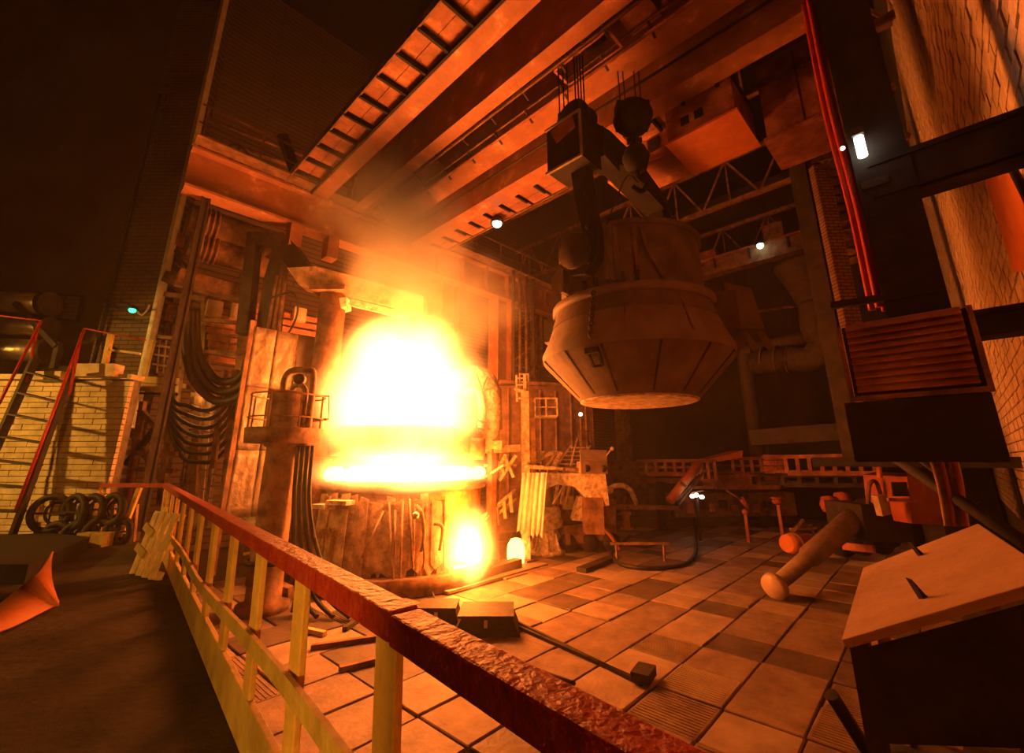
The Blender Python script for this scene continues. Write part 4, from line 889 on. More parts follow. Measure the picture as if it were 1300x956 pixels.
# lower left: braced steel trestle under the ledge
tr_ = T('trestle', 'dark braced steel trestle below the yellow ledge', 'trestle', oF(195, 650, 12.4))
for x0, y0, x1, y1, m in ((182, 510, 160, 640, 'redox'), (178, 520, 215, 560, 'rust'), (165, 545, 215, 625, 'rust'), (170, 575, 225, 576, 'redox'), (175, 596, 222, 598, 'rust'), (218, 520, 205, 640, 'rust'), (200, 540, 160, 590, 'dark')):
    P(MB().bar(oF(x0, y0, 12.4), oF(x1, y1, 12.4), .14, .12), 'member', m, tr_)
# black power cables: large hanging loops, then the close-packed bundle below
def cable(px, r, t0, label, grp):
    pts = [W(x, y, t0 + .02 * i) for i, (x, y) in enumerate(px)]; S(MB().tube(curve(pts, 6), r, 10), 'power_cable', 'hose', label, 'cable', grp)
lbl = ('thick black power cable hanging in the widest loop', 'thick black power cable in the second hanging loop', 'thick black power cable in the innermost hanging loop')
for k in range(3):
    cable([(236 + k * 6, 392), (236 + k * 7, 440), (246 + k * 7, 482 - k * 8), (272 + k * 3, 508 - k * 12), (302, 505 - k * 12), (322 - k * 4, 480 - k * 8), (332 - k * 5, 440)], .11, 11.6 + k * .12, lbl[k], 'large hanging power cable loops')
for k in range(7):
    y = 505 + k * 11
    cable([(214 - k * .8, 480 + k * 3), (222 - k, 510 + k * 6), (238 - k, y + 10), (256, y + 16), (272, y + 13), (290, y - 4), (300, y - 26)], .055, 11.9 + k * .03, ('topmost', 'second', 'third', 'fourth', 'fifth', 'sixth', 'lowest')[k] + ' black cable of the sagging bundle before the bright sheets', 'sagging cable bundle')
bs = T('bright_sheet_screen', 'screen of pale bright sheets behind the sagging cables', 'screen', oF(255, 640, 13.6))
for k in range(6):
    y = 498 + k * 24; P(MB().quad(oF(243 - k * 2.2, y, 13.6), oF(270 - k * 2.2, y + 4, 13.6), oF(268 - k * 2.2, y + 26, 13.6), oF(241 - k * 2.2, y + 22, 13.6), .04), 'sheet', 'cream', bs)
P(MB().bar(oF(225, 488, 13.4), oF(262, 497, 13.4), .3, .12), 'head_rail', 'cream', bs)
for px in (240, 262):
    q = oF(px, 560, 13.65); P(MB().bar(V((q.x, q.y, 0)), V((q.x, q.y, oF(px, 496, 13.65).z)), .1), 'leg', 'rust', bs)
wlm = oF(262, 492, 12.7)
w2 = T('added_screen_lamp', 'small warm added lamp brightening the pale sheets', 'lamp', wlm); P(MB().ball(wlm, .06, 6), 'bulb', 'warm', w2); P(MB().lathe(wlm, [(.02, .14), (.1, .04), (.11, 0)], 12), 'shade', 'dark', w2)  # added lamp, no seen source, put here to brighten the pale sheets
point_light('added_screen_lamp_light', wlm - FW * .05 + UZ * -.12, 45, (1, .45, .09), .08)
# verticals and ladder between screen and heat shield
for k, (x0, x1, m, w) in enumerate(((286, 262, 'rust', .12), (300, 283, 'rust', .16), (312, 296, 'redox', .1))):
    S(MB().bar(oF(x1, 660, 12.3), oF(x0, 470, 12.3), w, w), 'standpipe_post', m, ('slim rusty post close to the pale sheets', 'broad rusty post between the cables and the heat shield', 'red steel post close to the heat shield')[k], 'post')
ladder('access_ladder', 'small pale access ladder standing before the dark posts', oF(272, 640, 11.9), oF(278, 595, 11.9), .35, 3, 'grey')
S(MB().bar(oF(250, 660, 12.0), oF(310, 663, 12.0), .3, .3), 'pale_girder_stub', 'cream', 'short pale girder stub lying behind the railing', 'girder')
P_ = T('corrugated_screen', 'pale ribbed metal screen at the foot of the heat shield', 'screen', oF(312, 690, 11.9))
for k in range(7): P(MB().quad(oF(296 + k * 5, 640 - k, 11.9), oF(301 + k * 5, 640 - k, 11.9), oF(297 + k * 5, 672, 11.9), oF(292 + k * 5, 672, 11.9), .04), 'rib', 'slag', P_)
q = oF(300, 672, 12.0); P(MB().bar(V((q.x, q.y, 0)), q, .1), 'leg', 'rust', P_); q = oF(325, 668, 12.0); P(MB().bar(V((q.x, q.y, 0)), q, .1), 'leg', 'rust', P_)
# big horizontal ducts under the runway
for k, (y0, y1, r) in enumerate(((283, 312, .5), (312, 338, .38))):
    a, b = oY(238, y0 - 3, 14.6), oY(340, y1, 14.6)
    t = T('fume_duct', ('large ribbed fume duct tucked under the runway girder', 'smaller fume duct below the large ribbed one')[k], 'duct', (a + b) / 2)
    pi_ = P(MB().tube([a, b], r, 20), 'pipe', 'rust', t)
    for q in range(4): c = a.lerp(b, .12 + q * .06); P(MB().tube([c, c + (b - a).normalized() * .06], r + .05, 20), 'rib', 'rust', pi_)
S(MB().bar(oY(225, 352, 14.6), oY(345, 385, 14.6), .5, .4), 'service_beam', 'rust', 'thick rusty service beam below the fume ducts', 'beam')
# lit plank siding with boxes behind the mast: single planks
sdg = T('plank_siding', 'rows of orange lit planks behind the electrode mast', 'siding', oY(345, 470, 15.5))
for k in range(9):
    y = 386 + k * 9; P(MB().bar(oY(258 + k, y - 4, 15.5), oY(430, y + 26, 15.5), .05, .17), 'plank', 'redox', sdg)
for px in (270, 345, 420):
    q = oY(px, 430, 15.6); P(MB().bar(V((q.x, 15.6, 0)), V((q.x, 15.6, 8.2)), .12), 'post', 'rust', sdg)
for k, px in enumerate((272, 302, 380)): S(MB().frame(oY(px, 392 + k * 4, 15.38), V((.2, 0, 0)), V((0, .1, 0)), UZ * .24), 'switch_cabinet', 'bench', ('small pale switch cabinet on the siding by the cabin', 'taller pale switch cabinet left of the mast', 'pale switch cabinet right of the electrode mast')[k], 'cabinet')
cage('siding_walkway', 'thin railed walkway in front of the orange plank siding', 262, 424, 316, 446, 13.4, 'rust')
# clutter on the lower floor seen between the boards
for k, (x, y, l, a) in enumerate(((330, 700, 1.2, .2), (352, 770, .9, 1.1), (440, 815, 1.1, -.4), (470, 840, .9, -.2), (450, 790, .7, .6), (392, 800, .8, 1.9))):
    c = oZ(x, y, .04); d = V((math.cos(a), math.sin(a), 0)) * l / 2
    S(MB().bar(c - d, c + d, .09, .07), 'scrap_bar', ('wood', 'rust', 'rust', 'rust', 'dark', 'wood')[k],
      ('pale timber lying on the floor behind the yellow boards', 'rusty bar end beside the hydraulic column foot', 'rusty bar under the red handrail', 'rusty bar lying closest below the red handrail joint', 'short dark bar among the scrap on the floor', 'split timber among the scrap under the railing')[k], 'scrap')
for k, (x, y) in enumerate(((352, 760), (372, 775))):
    c = oZ(x, y, .1); S(MB().prism([c, c + RT * .3, c + RT * .26 + UZ * .22, c + RT * .05 + UZ * .3], FW * .25), 'scrap_offcut', 'rust', ('jagged rusty offcut leaning at the column foot', 'smaller jagged offcut right of the column foot')[k], 'scrap')
# dark boxes stand in for two shadowy ghost shapes right of the handrail
for k, (x, y, w) in enumerate(((556, 792, .55), (618, 800, .75))):
    c = oZ(x, y, 0); t = T('shadow_ghost_box', ('smaller dark box imitating a shadowy ghost shape by the slag bucket', 'larger dark box imitating a shadowy ghost shape with a bright spot on the floor plates')[k], 'ghost shape', c)
    P(MB().prism([c - RT * w * .8, c + RT * w * .8, c + RT * w * .62 + UZ * .32, c - RT * w * .55 + UZ * .32], FW * w), 'body', 'dark', t); P(MB().frame(c + UZ * .33, RT * w * .66, FW * w * .55, UZ * .02), 'rim', 'dark', t)
    P(MB().frame(c + UZ * .22 - FW * w * .5, RT * .03, FW * .03, UZ * .06), 'lug', 'cream', t)  # pale block paints the bright spot on the ghost shape
# rods and rail pairs on the floor
for k, (a, b) in enumerate((((632, 778), (815, 868)), ((600, 770), (806, 862)))): S(MB().bar(oZ(*a, .03), oZ(*b, .03), .05, .05), 'floor_rail', 'dark', ('long dark steel rail lying across the floor plates', 'second long rail parallel to the first, nearer the furnace')[k], 'rail', 'rails across the floor plates')
S(MB().bar(oZ(812, 862, .1), oZ(822, 848, .1), .25, .12), 'rail_stop', 'dark', 'dark rail stop block at the end of the floor rails', 'block')
for k, (a, b, c) in enumerate((((545, 745), (580, 800), (700, 862)), ((540, 760), (600, 815), (730, 868)))):
    S(MB().tube(curve([oZ(*a, .05), oZ(*b, .04), oZ(*c, .04)]), .025, 6), 'steel_cable', 'dark', ('thin steel cable trailing from the bucket over the plates', 'thin steel cable lying closer to the red handrail')[k], 'cable', 'cables trailing over the floor')

# pipes, hand wheel and forked brace on the wall behind the runway
for k, (y0, y1, r) in enumerate(((152, 214, .06), (172, 232, .09), (190, 246, .05))):
    S(MB().tube([oY(262, y0, 16.5), oY(430, y1, 16.5)], r, 8), 'wall_pipe', 'rust', ('thin upper pipe on the wall behind the runway', 'thick middle pipe on the wall behind the runway', 'lowest thin pipe on the wall behind the runway')[k], 'pipe', 'pipes behind the runway')
hw = oY(302, 196, 16.2); hwt = T('valve_hand_wheel', 'dark valve hand wheel on the pipes behind the runway', 'valve', hw - UZ * .4)
P(MB().torus(hw, .34, .04, (0, 1, 0), 24, 8), 'wheel_rim', 'dark', hwt); P(MB().bar(hw - V((.34, 0, 0)), hw + V((.34, 0, 0)), .05).bar(hw - UZ * .34, hw + UZ * .34, .05), 'spokes', 'dark', hwt); P(MB().tube([hw, hw + V((0, .35, 0))], .05, 8), 'stem', 'dark', hwt)
fb = T('forked_brace', 'dark forked brace standing on the runway behind the smoke', 'brace', V((oY(378, 236, 13.2).x, 13.2, 10.9)))
j_ = oY(378, 226, 13.2)
P(MB().bar(j_, oY(358, 172, 13.2), .26, .26), 'prong', 'dark', fb); P(MB().bar(j_, oY(408, 188, 13.2), .18, .18), 'prong', 'dark', fb); P(MB().bar(V((j_.x, 13.2, 10.9)), j_ + UZ * .1, .28, .28), 'stem', 'dark', fb)
# ================================================================== RIGHT SIDE
random.seed(5)
# dark steel column close by, with two wall ties
cx, cy = 5.12, .03; ZC = oX(1160, 498, 4.62).z - .05
dc = T('black_column', 'black steel column standing close to the brick wall', 'column', (cx, cy, ZC))
P(MB().bb((cx - .19, cy - .025, ZC), (cx + .19, cy + .025, 8.3)), 'web', 'black', dc)
for s in (-1, 1): P(MB().bb((cx + s * .19 - .02, cy - .2, ZC), (cx + s * .19 + .02, cy + .2, 8.3)), 'flange', 'black', dc)
P(MB().bb((cx - .28, cy - .28, ZC), (cx + .28, cy + .28, ZC + .05)), 'base_plate', 'black', dc)
P(MB().bb((cx - .3, cy - .3, 8.25), (cx + .3, cy + .3, 8.4)), 'cap_plate', 'black', dc)
for n, (py0, py1) in enumerate(((190, 232), (402, 432))):
    z1 = oX(1150 if n == 0 else 1190, py0, cx - .2).z; z0 = oX(1150 if n == 0 else 1190, py1 + (8 if n == 0 else 0), cx - .2).z
    t = T('wall_tie_beam', ('upper dark tie beam from the black column to the brick wall', 'lower dark tie beam from the black column to the brick wall')[n], 'beam', (cx, -.5, z0))
    P(MB().bb((cx - .22, YW, z1 - .05), (cx + .1, cy + .1, z1)), 'top_flange', 'black', t); P(MB().bb((cx - .22, YW, z0), (cx + .1, cy + .1, z0 + .05)), 'bottom_flange', 'black', t)
    P(MB().bb((cx - .2, YW, z0), (cx - .15, cy + .1, z1)), 'web', 'black', t)
S(MB().quad(oY(1245, 195, YW + .05), oY(1272, 190, YW + .05), oY(1345, 340, YW + .05), oY(1290, 345, YW + .05), .05), 'wall_board', 'orange', 'red brown board fixed flat on the brick wall between the tie beams', 'board')
S(MB().tube([oY(1274, 192, YW + .12), oY(1335, 310, YW + .12)], .03, 8), 'wall_conduit', 'black', 'black conduit beside the red brown board on the wall', 'conduit')
S(MB().tube([oY(1278, 575, YW + .1), oY(1302, 660, YW + .1)], .035, 8), 'low_wall_conduit', 'black', 'black conduit low on the brick wall above the bench', 'conduit')
# red cables and lamp on the column
for n, (dx, dy, r) in enumerate(((-.02, .25, .032), (.05, .31, .028), (.16, .23, .02))):
    S(MB().tube(curve([(cx + dx, cy + dy, 8.1), (cx + dx, cy + dy + .02, 6.6), (cx + dx - .02, cy + dy - .01, 5.4), (cx + dx, cy + dy, 4.35)]), r, 8), 'red_cable', 'redcable',
      ('thickest red cable running down the black column', 'red cable just behind the thickest one on the column', 'thin red cable outermost from the black column')[n], 'cable', 'red cables on the column')
S(MB().tube(curve([oX(1120, 245, 5), oX(1145, 330, 5), oX(1172, 372, 5), oX(1190, 390, 5)]), .014, 6), 'thin_lead', 'orange', 'thin orange lead stapled down the black column', 'cable')
lm = oX(1093, 188, cx - .3)
tl = T('column_lamp', 'short bright white tube lamp among the red cables', 'lamp', lm - UZ * .2)
P(MB().tube([lm + UZ * .12, lm - UZ * .09], .038, 10), 'tube', 'lampw', tl); P(MB().bar(lm + UZ * .2, lm + UZ * .13, .09), 'holder', 'dark', tl); P(MB().ball(lm + V((0, .13, .07)), .02, 6), 'pilot_bulb', 'lampw', tl)
point_light('column_lamp_light', lm + V((-.15, .1, .03)), 0.4, (1, .5, .25), .05)
S(MB().frame(oX(1113, 238, cx - .1), V((.12, 0, 0)), V((0, .1, 0)), UZ * .04), 'cable_clamp', 'dark', 'dark clamp gathering the red cables', 'clamp')
# unit heater with louvres hung on the column, dark trunk below
X_ = 4.62
yA, yB = oX(1072, 440, X_).y, oX(1240, 440, X_).y; zT, zB_ = oX(1150, 402, X_).z, oX(1160, 498, X_).z
uh = T('louvred_heater', 'brown louvred heater box beside the black column', 'heater', (X_ + .2, (yA + yB) / 2, zB_))
P(MB().bb((X_ + .03, yB, zB_), (X_ + .4, yA, zT)), 'case', 'dark', uh)
for k in range(10):
    z = zB_ + .03 + k * (zT - zB_ - .06) / 9.3; P(MB().quad((X_ - .03, yA - .03, z), (X_ - .03, yB + .03, z), (X_ + .03, yB + .03, z + .06), (X_ + .03, yA - .03, z + .06), .012), 'louvre', 'redox', uh)
P(MB().bb((X_ - .04, yB - .03, zB_ - .04), (X_ + .0, yA + .03, zB_)).bb((X_ - .04, yA, zB_), (X_, yA + .03, zT)).bb((X_ - .04, yB - .03, zB_), (X_, yB, zT)), 'frame', 'rust', uh)
S(MB().bb((X_ - .05, oX(1270, 540, X_).y, 2.98), (X_ + .55, oX(1078, 540, X_).y, zB_ - .05)), 'air_plenum', 'black', 'wide black air plenum under the louvred heater', 'duct')
S(MB().bar(oX(1055, 388, X_ + .3), oX(1190, 368, X_ + .3), .05, .06), 'heater_bracket', 'black', 'black bracket bar above the louvred heater', 'bracket')
# dark struts from trunk to the wall and bench
S(MB().tube([W(1105, 562, 4.9), W(1320, 702, 2.7)], .045, 10), 'long_strut', 'black', 'long black pole slanting down over the bench to the wall', 'pole')
S(MB().tube([W(1163, 580, 4.6), W(1242, 638, 4.1)], .03, 8), 'short_strut', 'black', 'short black pole parallel above the long slanting one', 'pole')
# tilted bench with two bent spikes
t1 = 1.9; B1, B2, B3, B4 = W(1072, 818, t1), W(1098, 724, t1 * 1.719), W(1245, 668, t1 * 1.487), W(1349, 738, t1 * .768)
bn = T('tilted_bench', 'tilted steel topped bench with scratched brown plate', 'bench', V(((B1 + B3).x / 2, (B1 + B3).y / 2, 1.35)))
soft(P(MB().quad(B1, B2, B3, B4, .035), 'top_plate', 'bench', bn), .004)
for q, (b, k) in enumerate(((B1, B3), (B2, B4), (B3, B1), (B4, B2))):
    p = b.lerp(k, .07) - UZ * .03; P(MB().bar(p, V((p.x, p.y, 1.35)), .07), 'leg', 'dark' if q == 0 else 'rust', bn)
P(MB().quad(B1.lerp(B3, .06) - UZ * .06, B4.lerp(B2, .06) - UZ * .06, B4.lerp(B2, .06) - UZ * .5, B1.lerp(B3, .06) - UZ * .4, .02), 'skirt', 'dark', bn)
def on_bench(px, py):
    n = (B2 - B1).cross(B4 - B1); d = ray(px, py)[0]; return EYE + d * ((B1 - EYE).dot(n) / d.dot(n))
for k, (x, y, tx, ty) in enumerate(((1176, 764, 1153, 734), (1172, 708, 1154, 688))):
    b = on_bench(x, y); tt = proj(b)[2]; tip = W(tx, ty, tt - .02); a_ = (b - tip).normalized(); e_ = on_bench(x + 13, y - 4)
    S(MB().prism([tip, b + UZ * .02, e_ + UZ * .012, e_ + UZ * .002, b - RT * .015], FW * .03), 'bent_spike', 'black', ('larger bent black steel spike on the bench top', 'smaller bent black steel spike near the bench edge')[k], 'spike')
# things under the bench
u0 = V(((B1 + B4).x / 2 + .35, (B1 + B4).y / 2 + .25, 1.35))
S(MB().lathe(u0 + UZ * .0, [(0, 0), (.2, .0), (.26, .12), (.24, .3), (.12, .4), (0, .42)], 18), 'filled_sack', 'black', 'dark filled sack slumped below the bench', 'sack')
S(MB().tube([B1 - UZ * .25 + FW * .15, B1 - UZ * .72 + FW * .25 + RT * .3], .03, 8), 'prop_rod', 'dark', 'thin rod propped below the bench front', 'rod')
# steel post with brick pier and siding panel beyond the column
pb = W(1040, 350, 13.0); pb.z = 3.05
lp_ = T('far_steel_post', 'dark steel post in front of the narrow brick pier', 'post', pb)
S(MB().bb((pb.x - .8, YW, 2.82), (pb.x + 4.5, pb.y + .8, 3.05)), 'mezzanine', 'black', kind='structure')
P(MB().bb((pb.x - .2, pb.y - .08, 3.05), (pb.x + .2, pb.y + .08, up(pb, 1005, 190).z)), 'web', 'dark', lp_); P(MB().bb((pb.x - .24, pb.y - .22, 3.05), (pb.x - .18, pb.y + .22, up(pb, 1005, 190).z)), 'flange', 'dark', lp_)
P(MB().bb((pb.x + .18, pb.y - .22, 3.05), (pb.x + .24, pb.y + .22, up(pb, 1005, 190).z)), 'flange', 'dark', lp_)
pp = W(1064, 350, 13.6); pp.z = 0
S(MB().frame(V((pp.x, pp.y, (up(pp, 1030, 215).z + 3.05) / 2)), RT * .24, FW * .24, UZ * (up(pp, 1030, 215).z - 3.05) / 2), 'wall_pier', 'pier', kind='structure')
sp2 = T('slatted_partition', 'dark slatted partition between the brick pier and the red cables', 'partition', W(1085, 330, 14))
for k in range(13):
    y = 196 + k * 11; P(MB().bar(W(1030 + k * 2.8, y + 7, 14.4), W(1118 + k * 2.8, y - 12, 13.6), .06, .22), 'slat', 'rust', sp2)
# ------------------------------------------------------------------ far bay: second crane, lamp, ducts
X2 = 25.5
c2 = T('far_crane', 'second crane girder with boxes in the far bay', 'crane', oX(950, 325, X2))
ya, yb = oX(870, 330, X2).y, oX(1040, 330, X2).y; zc = oX(955, 314, X2).z
P(MB().bb((X2, -.6, zc - .9), (X2 + .7, 18, zc)), 'girder', 'rust', c2); P(MB().bb((X2 - .25, -.6, zc - .05), (X2 + .9, 18, zc + .05)), 'top_flange', 'redox', c2)
for k in range(9): y = .6 + k * 1.9; P(MB().bb((X2 - .2, y, zc - .6), (X2, y + .08, zc - .05)), 'bracket', 'dark', c2)
for k, y in enumerate((2.2, 4.6, 8.2, 10.5)): P(MB().bb((X2 + .1, y, zc), (X2 + .6, y + (1.0 if k % 2 else 1.6), zc + (1.1 if k % 2 else .7))), 'equipment_box', 'redox' if k % 2 == 0 else 'rust', c2)
g2 = oX(965, 312, X2 - .3)
l2 = T('far_crane_lamp', 'greenish white lamp under the second crane in the far bay', 'lamp', g2)
P(MB().ball(g2, .17, 8), 'bulb', 'lampg', l2); P(MB().lathe(g2 + UZ * .05, [(.06, .3), (.22, .1), (.24, 0)], 14), 'shade', 'dark', l2)
point_light('far_lamp_light', g2 - UZ * .3 - V((.3, 0, 0)), 6, (.85, 1, .65), .12)
X3 = 24.5; Q3 = 1.29
d2 = T('elbowed_duct', 'tall grey duct with a double elbow and riser in the far bay', 'duct', oX(945, 560, X3))
P(MB().tube(curve([oX(1008, 335, X3), oX(1022, 365, X3), oX(1030, 385, X3)]), [Q3 * v for v in (.75, .72, .7, .66, .6, .58, .56, .54, .52, .5, .5, .48, .46)], 18), 'hood', 'pipe', d2)
P(MB().tube(curve([oX(1030, 385, X3), oX(1034, 415, X3), oX(1044, 435, X3), oX(1030, 455, X3), oX(1000, 455, X3)]), .59, 18), 'elbow', 'pipe', d2)
P(MB().tube([oX(1002, 455, X3), oX(955, 462, X3)], .59, 18), 'cross_run', 'pipe', d2); P(MB().tube([oX(1032, 428, X3 + .5), oX(950, 445, X3 + .6)], .36, 14), 'upper_pipe', 'pipe', d2)
z_ = oX(944, 450, X3); P(MB().tube(curve([oX(955, 445, X3), oX(945, 448, X3), z_ - UZ * .6, V((z_.x, z_.y, 0))]), .33, 14), 'riser', 'pipe', d2)
for x in (968, 985, 1000): P(MB().tube([oX(x, 456, X3), oX(x + 2, 456, X3)], .66, 18), 'band', 'rust', d2)
S(MB().tube([oX(800, 417, 27), oX(1045, 384, 27)], .1, 8), 'far_pipe', 'rust', 'long level pipe crossing the far bay below the second crane', 'pipe')
S(MB().bb((28, -.8, 0), (32, 7.5, 4.6)), 'machine_block', 'black', 'large black machine block at the far end of the bay', 'machine')
S(MB().bar(oX(955, 556, 20), oX(1110, 545, 20), .5, .6), 'far_low_beam', 'dark', 'long dark low beam before the black machine block', 'beam')
# ------------------------------------------------------------------ stacked steel frames along the far floor
def frame_rack(label, x0, x1, yt, yb, t0, t1_, nst, m, rows=1):
    a0, b0_ = W(x0, yb, t0), W(x1, yb, t1_); hh = UZ * ((W(x0, yt, t0) - a0).z); dep = FW * 1.6
    t = T('steel_frame_rack', label, 'rack', (a0 + b0_) / 2, 'steel frames stacked along the far floor')
    for d_ in (V((0, 0, 0)), dep):
        P(MB().bar(a0 + d_, b0_ + d_, .14, .16), 'bottom_bar', m, t); P(MB().bar(a0 + d_ + hh, b0_ + d_ + hh, .14, .14), 'top_bar', m, t)
        if rows > 1: P(MB().bar(a0 + d_ + hh * .5, b0_ + d_ + hh * .5, .1, .1), 'middle_bar', m, t)
    for k in range(nst + 1):
        p = a0.lerp(b0_, k / nst); P(MB().bar(p, p + hh, .13, .13), 'upright', m, t); P(MB().bar(p + hh, p + hh + dep, .1), 'cross_bar', m, t)
    return t
T0 = 20.0
frame_rack('long two rowed steel frame nearest the arched pipe', 822, 893, 585, 602, T0, T0, 6, 'girder', 2)
frame_rack('short steel frame beside the slanting orange tube', 892, 910, 585, 610, T0 - 1, T0 - 1, 2, 'girder', 2)
frame_rack('steel frame stacked on the long rounded tank', 932, 968, 582, 601, T0, T0, 3, 'girder', 2)
frame_rack('tall dark steel frame right of the pale crates', 1000, 1112, 580, 601, 17, 15.5, 7, 'redox', 1)
frame_rack('lower dark steel frame beneath the tall one', 995, 1112, 604, 616, 17, 15.5, 5, 'dark', 1)
tk = T('rounded_tank', 'long flat rounded steel tank under the stacked frames', 'tank', W(940, 625, T0))
P(MB().bar(W(900, 611, T0), W(978, 611, T0), 1.4, .62), 'body', 'redox', tk); P(MB().lathe(W(978, 611, T0), [(0, -.31), (.5, -.31), (.62, -.15), (.62, .15), (.5, .31), (0, .31)], 16), 'rounded_end', 'redox', tk); P(MB().bar(W(880, 619, T0 - .4), W(985, 619, T0 - .4), .1, .12), 'skid', 'bench', tk)
for x in (957, 968): P(MB().frame(W(x, 610, T0 - .75), RT * .06, FW * .05, UZ * .16), 'slot', 'black', tk)
for i in range(3):
    for j in range(3):
        c = W(975.5 + i * 6.2, 580.5 + j * 7.2, T0 - .6)
        S(MB().frame(c, RT * .095, FW * .25, UZ * .105).frame(c - FW * .26, RT * .05, FW * .02, UZ * .05), 'pale_crate', 'orange', 'small orange crate in the %s row of the square stack' % ('top', 'middle', 'bottom')[j], 'crate', 'square stack of orange crates')
S(MB().prism([W(893, 583, 20.5), W(935, 572, 20.5), W(934, 581, 20.5), W(905, 586, 20.5)], FW * 1.2), 'scrap_sheet', 'orange', 'bent orange sheet lying on top of the racks', 'sheet')
S(MB().bar(W(818, 610, T0 + .8), W(890, 610, T0 + .8), .8, .22), 'loading_skid', 'redox', 'low reddish skid carrying the long two rowed frame', 'skid')
S(MB().frame(W(800, 615, 23.4), RT * 1.1, FW * .8, UZ * 1.2), 'plant_box', 'rust', 'brown machine box behind the arched pipes', 'machine')
S(MB().bar(W(838, 612, T0 - .5), V((W(838, 640, T0 - .5).x, W(838, 640, T0 - .5).y, 0)), .28), 'skid_leg', 'black', 'black leg under the reddish skid', 'leg')
bx = T('under_rack_block', 'low dark block with small fittings beneath the racks', 'block', W(930, 650, 20.5)); P(MB().bar(W(850, 640, 20.5), W(1000, 638, 20.5), 1.2, 1.0), 'body', 'rust', bx)
for k in range(9): P(MB().frame(W(862 + k * 14, 640 + (k % 2) * 5, 19.8), RT * rnd(.08, .16), FW * .1, UZ * rnd(.1, .22)), 'fitting', 'redox' if k % 2 else 'dark', bx)
# slanting tube with its ladder
ot = T('slanting_tube', 'slanting orange tube leaning against the steel frames', 'tube', W(846, 640, 17.4))
P(MB().tube([W(850, 636, 17.2), W(887, 589, 18.0)], .17, 16), 'tube', 'orange', ot); P(MB().tube([W(866, 616, 17.5), W(868, 613.5, 17.5)], .19, 16), 'band', 'rust', ot)
P(MB().bar(W(862, 640, 17.4), W(893, 600, 18.0), .08).bar(W(858, 636, 17.4), W(889, 603, 18.0), .08), 'side_rail', 'rust', ot)
# three lamps low among the racks
l3 = T('lamp_cluster', 'cluster of three white lamps low among the steel frames', 'lamp', W(885, 640, 17))
for k, (x, y) in enumerate(((879, 630), (884, 628.5), (891, 631))): P(MB().ball(W(x, y, 17 - .1 * k), (.09, .09, .075), 7), 'lamp_head', 'lampw', l3)
P(MB().bar(W(885, 632, 17.05), V((W(886, 655, 17.05).x, W(886, 655, 17.05).y, 0)), .08), 'stand', 'dark', l3); P(MB().bar(W(878, 626, 17.1), W(893, 623, 17.1), .05), 'arm', 'rust', l3)
point_light('lamp_cluster_light', W(885, 629, 16.6), 2.5, (1, .8, .55), .1)
# arched pipes and pump
ap = T('arched_pipe', 'pair of arched hoses rising from a pipe joint behind the tapping car', 'hose', W(790, 640, 16))
P(MB().tube(curve([W(773, 622, 16), W(780, 617, 16), W(792, 617, 16), W(801, 624, 16), W(808, 640, 16)]), .09, 10), 'hose', 'slag', ap); P(MB().tube(curve([W(778, 628, 16.2), W(787, 623, 16.2), W(793, 626, 16.2), W(793, 638, 16.2)]), .05, 8), 'hose', 'rust', ap); P(MB().ball(W(774, 622, 15.9), .14, 8), 'joint', 'slag', ap)
S(MB().bar(W(775, 642, 16.2), W(860, 645, 16.6), .3, .14), 'floor_beam', 'rust', 'low rusty beam under the arched hoses', 'beam')
bo = oZ(796, 672, 0); S(MB().lathe(bo, [(0, 0), (.3, 0), (.3, .08), (.17, .1), (.15, .55), (.24, .6), (.24, .75), (0, .78)], 16), 'bollard', 'orange', 'small orange bollard standing before the low rusty beam', 'bollard')
S(MB().bar(oZ(775, 690, .5), oZ(850, 690, .5), .08, .08).bar(oZ(782, 690, .5), oZ(782, 690, .5) - UZ * .5, .06).bar(oZ(842, 690, .5), oZ(842, 690, .5) - UZ * .5, .06), 'low_barrier', 'rust', 'low bar barrier by the orange bollard', 'barrier')
S(MB().tube([W(941, 633, 17), W(953, 648, 17)], .1, 10).ball(W(946, 650, 16.8), .12, 6).bar(W(946, 650, 16.8), V((W(946, 650, 16.8).x, W(946, 650, 16.8).y, 0)), .1), 'orange_lever', 'cab', 'short slanting reddish lever below the rounded tank', 'lever')
S(MB().tube([W(921, 622, 17.2), W(941, 634, 17)], .04, 8), 'lever_rod', 'rust', 'thin rod running up from the reddish lever', 'rod')
S(MB().bar(W(988, 641, 16), V((W(988, 641, 16).x, W(988, 641, 16).y, 0)), .1).lathe(W(988, 641, 16), [(0, 0), (.14, .02), (.2, .12), (.13, .2), (.22, .22), (.22, .26), (0, .28)], 14), 'stop_valve', 'cab', 'small red stop valve right of the lever', 'valve')
# boom machine lying across the right floor
bm = T('boom_machine', 'long dark boom with flat round head resting on the floor plates', 'boom', oZ(988, 748, 0))
h0 = oZ(986, 742, .28); h1 = W(1100, 645, 12.2)
P(MB().tube([h0, h0.lerp(h1, .3), h0.lerp(h1, .32), h1], [.16, .19, .24, .30], 18), 'boom_tube', 'plate', bm)
ax3 = (h1 - h0).normalized(); P(MB().lathe(h0 - ax3 * .18, [(0, 0), (.26, 0), (.28, .05), (.28, .16), (.2, .2), (0, .2)], 20, ax3), 'head', 'bench', bm)
P(MB().frame(W(1100, 660, 12), RT * .6, FW * .7, UZ * .45), 'carriage', 'dark', bm)
for k in range(3): P(MB().lathe(W(1072 + k * 24, 690 - k * 2, 12.4 - k * .3), [(0, 0), (.36, 0), (.36, .25), (0, .25)], 18, FW), 'wheel', 'black', bm)
P(MB().bar(W(1070, 693, 11.8), W(1110, 697, 11.2), .1, .18), 'bumper', 'cab', bm)
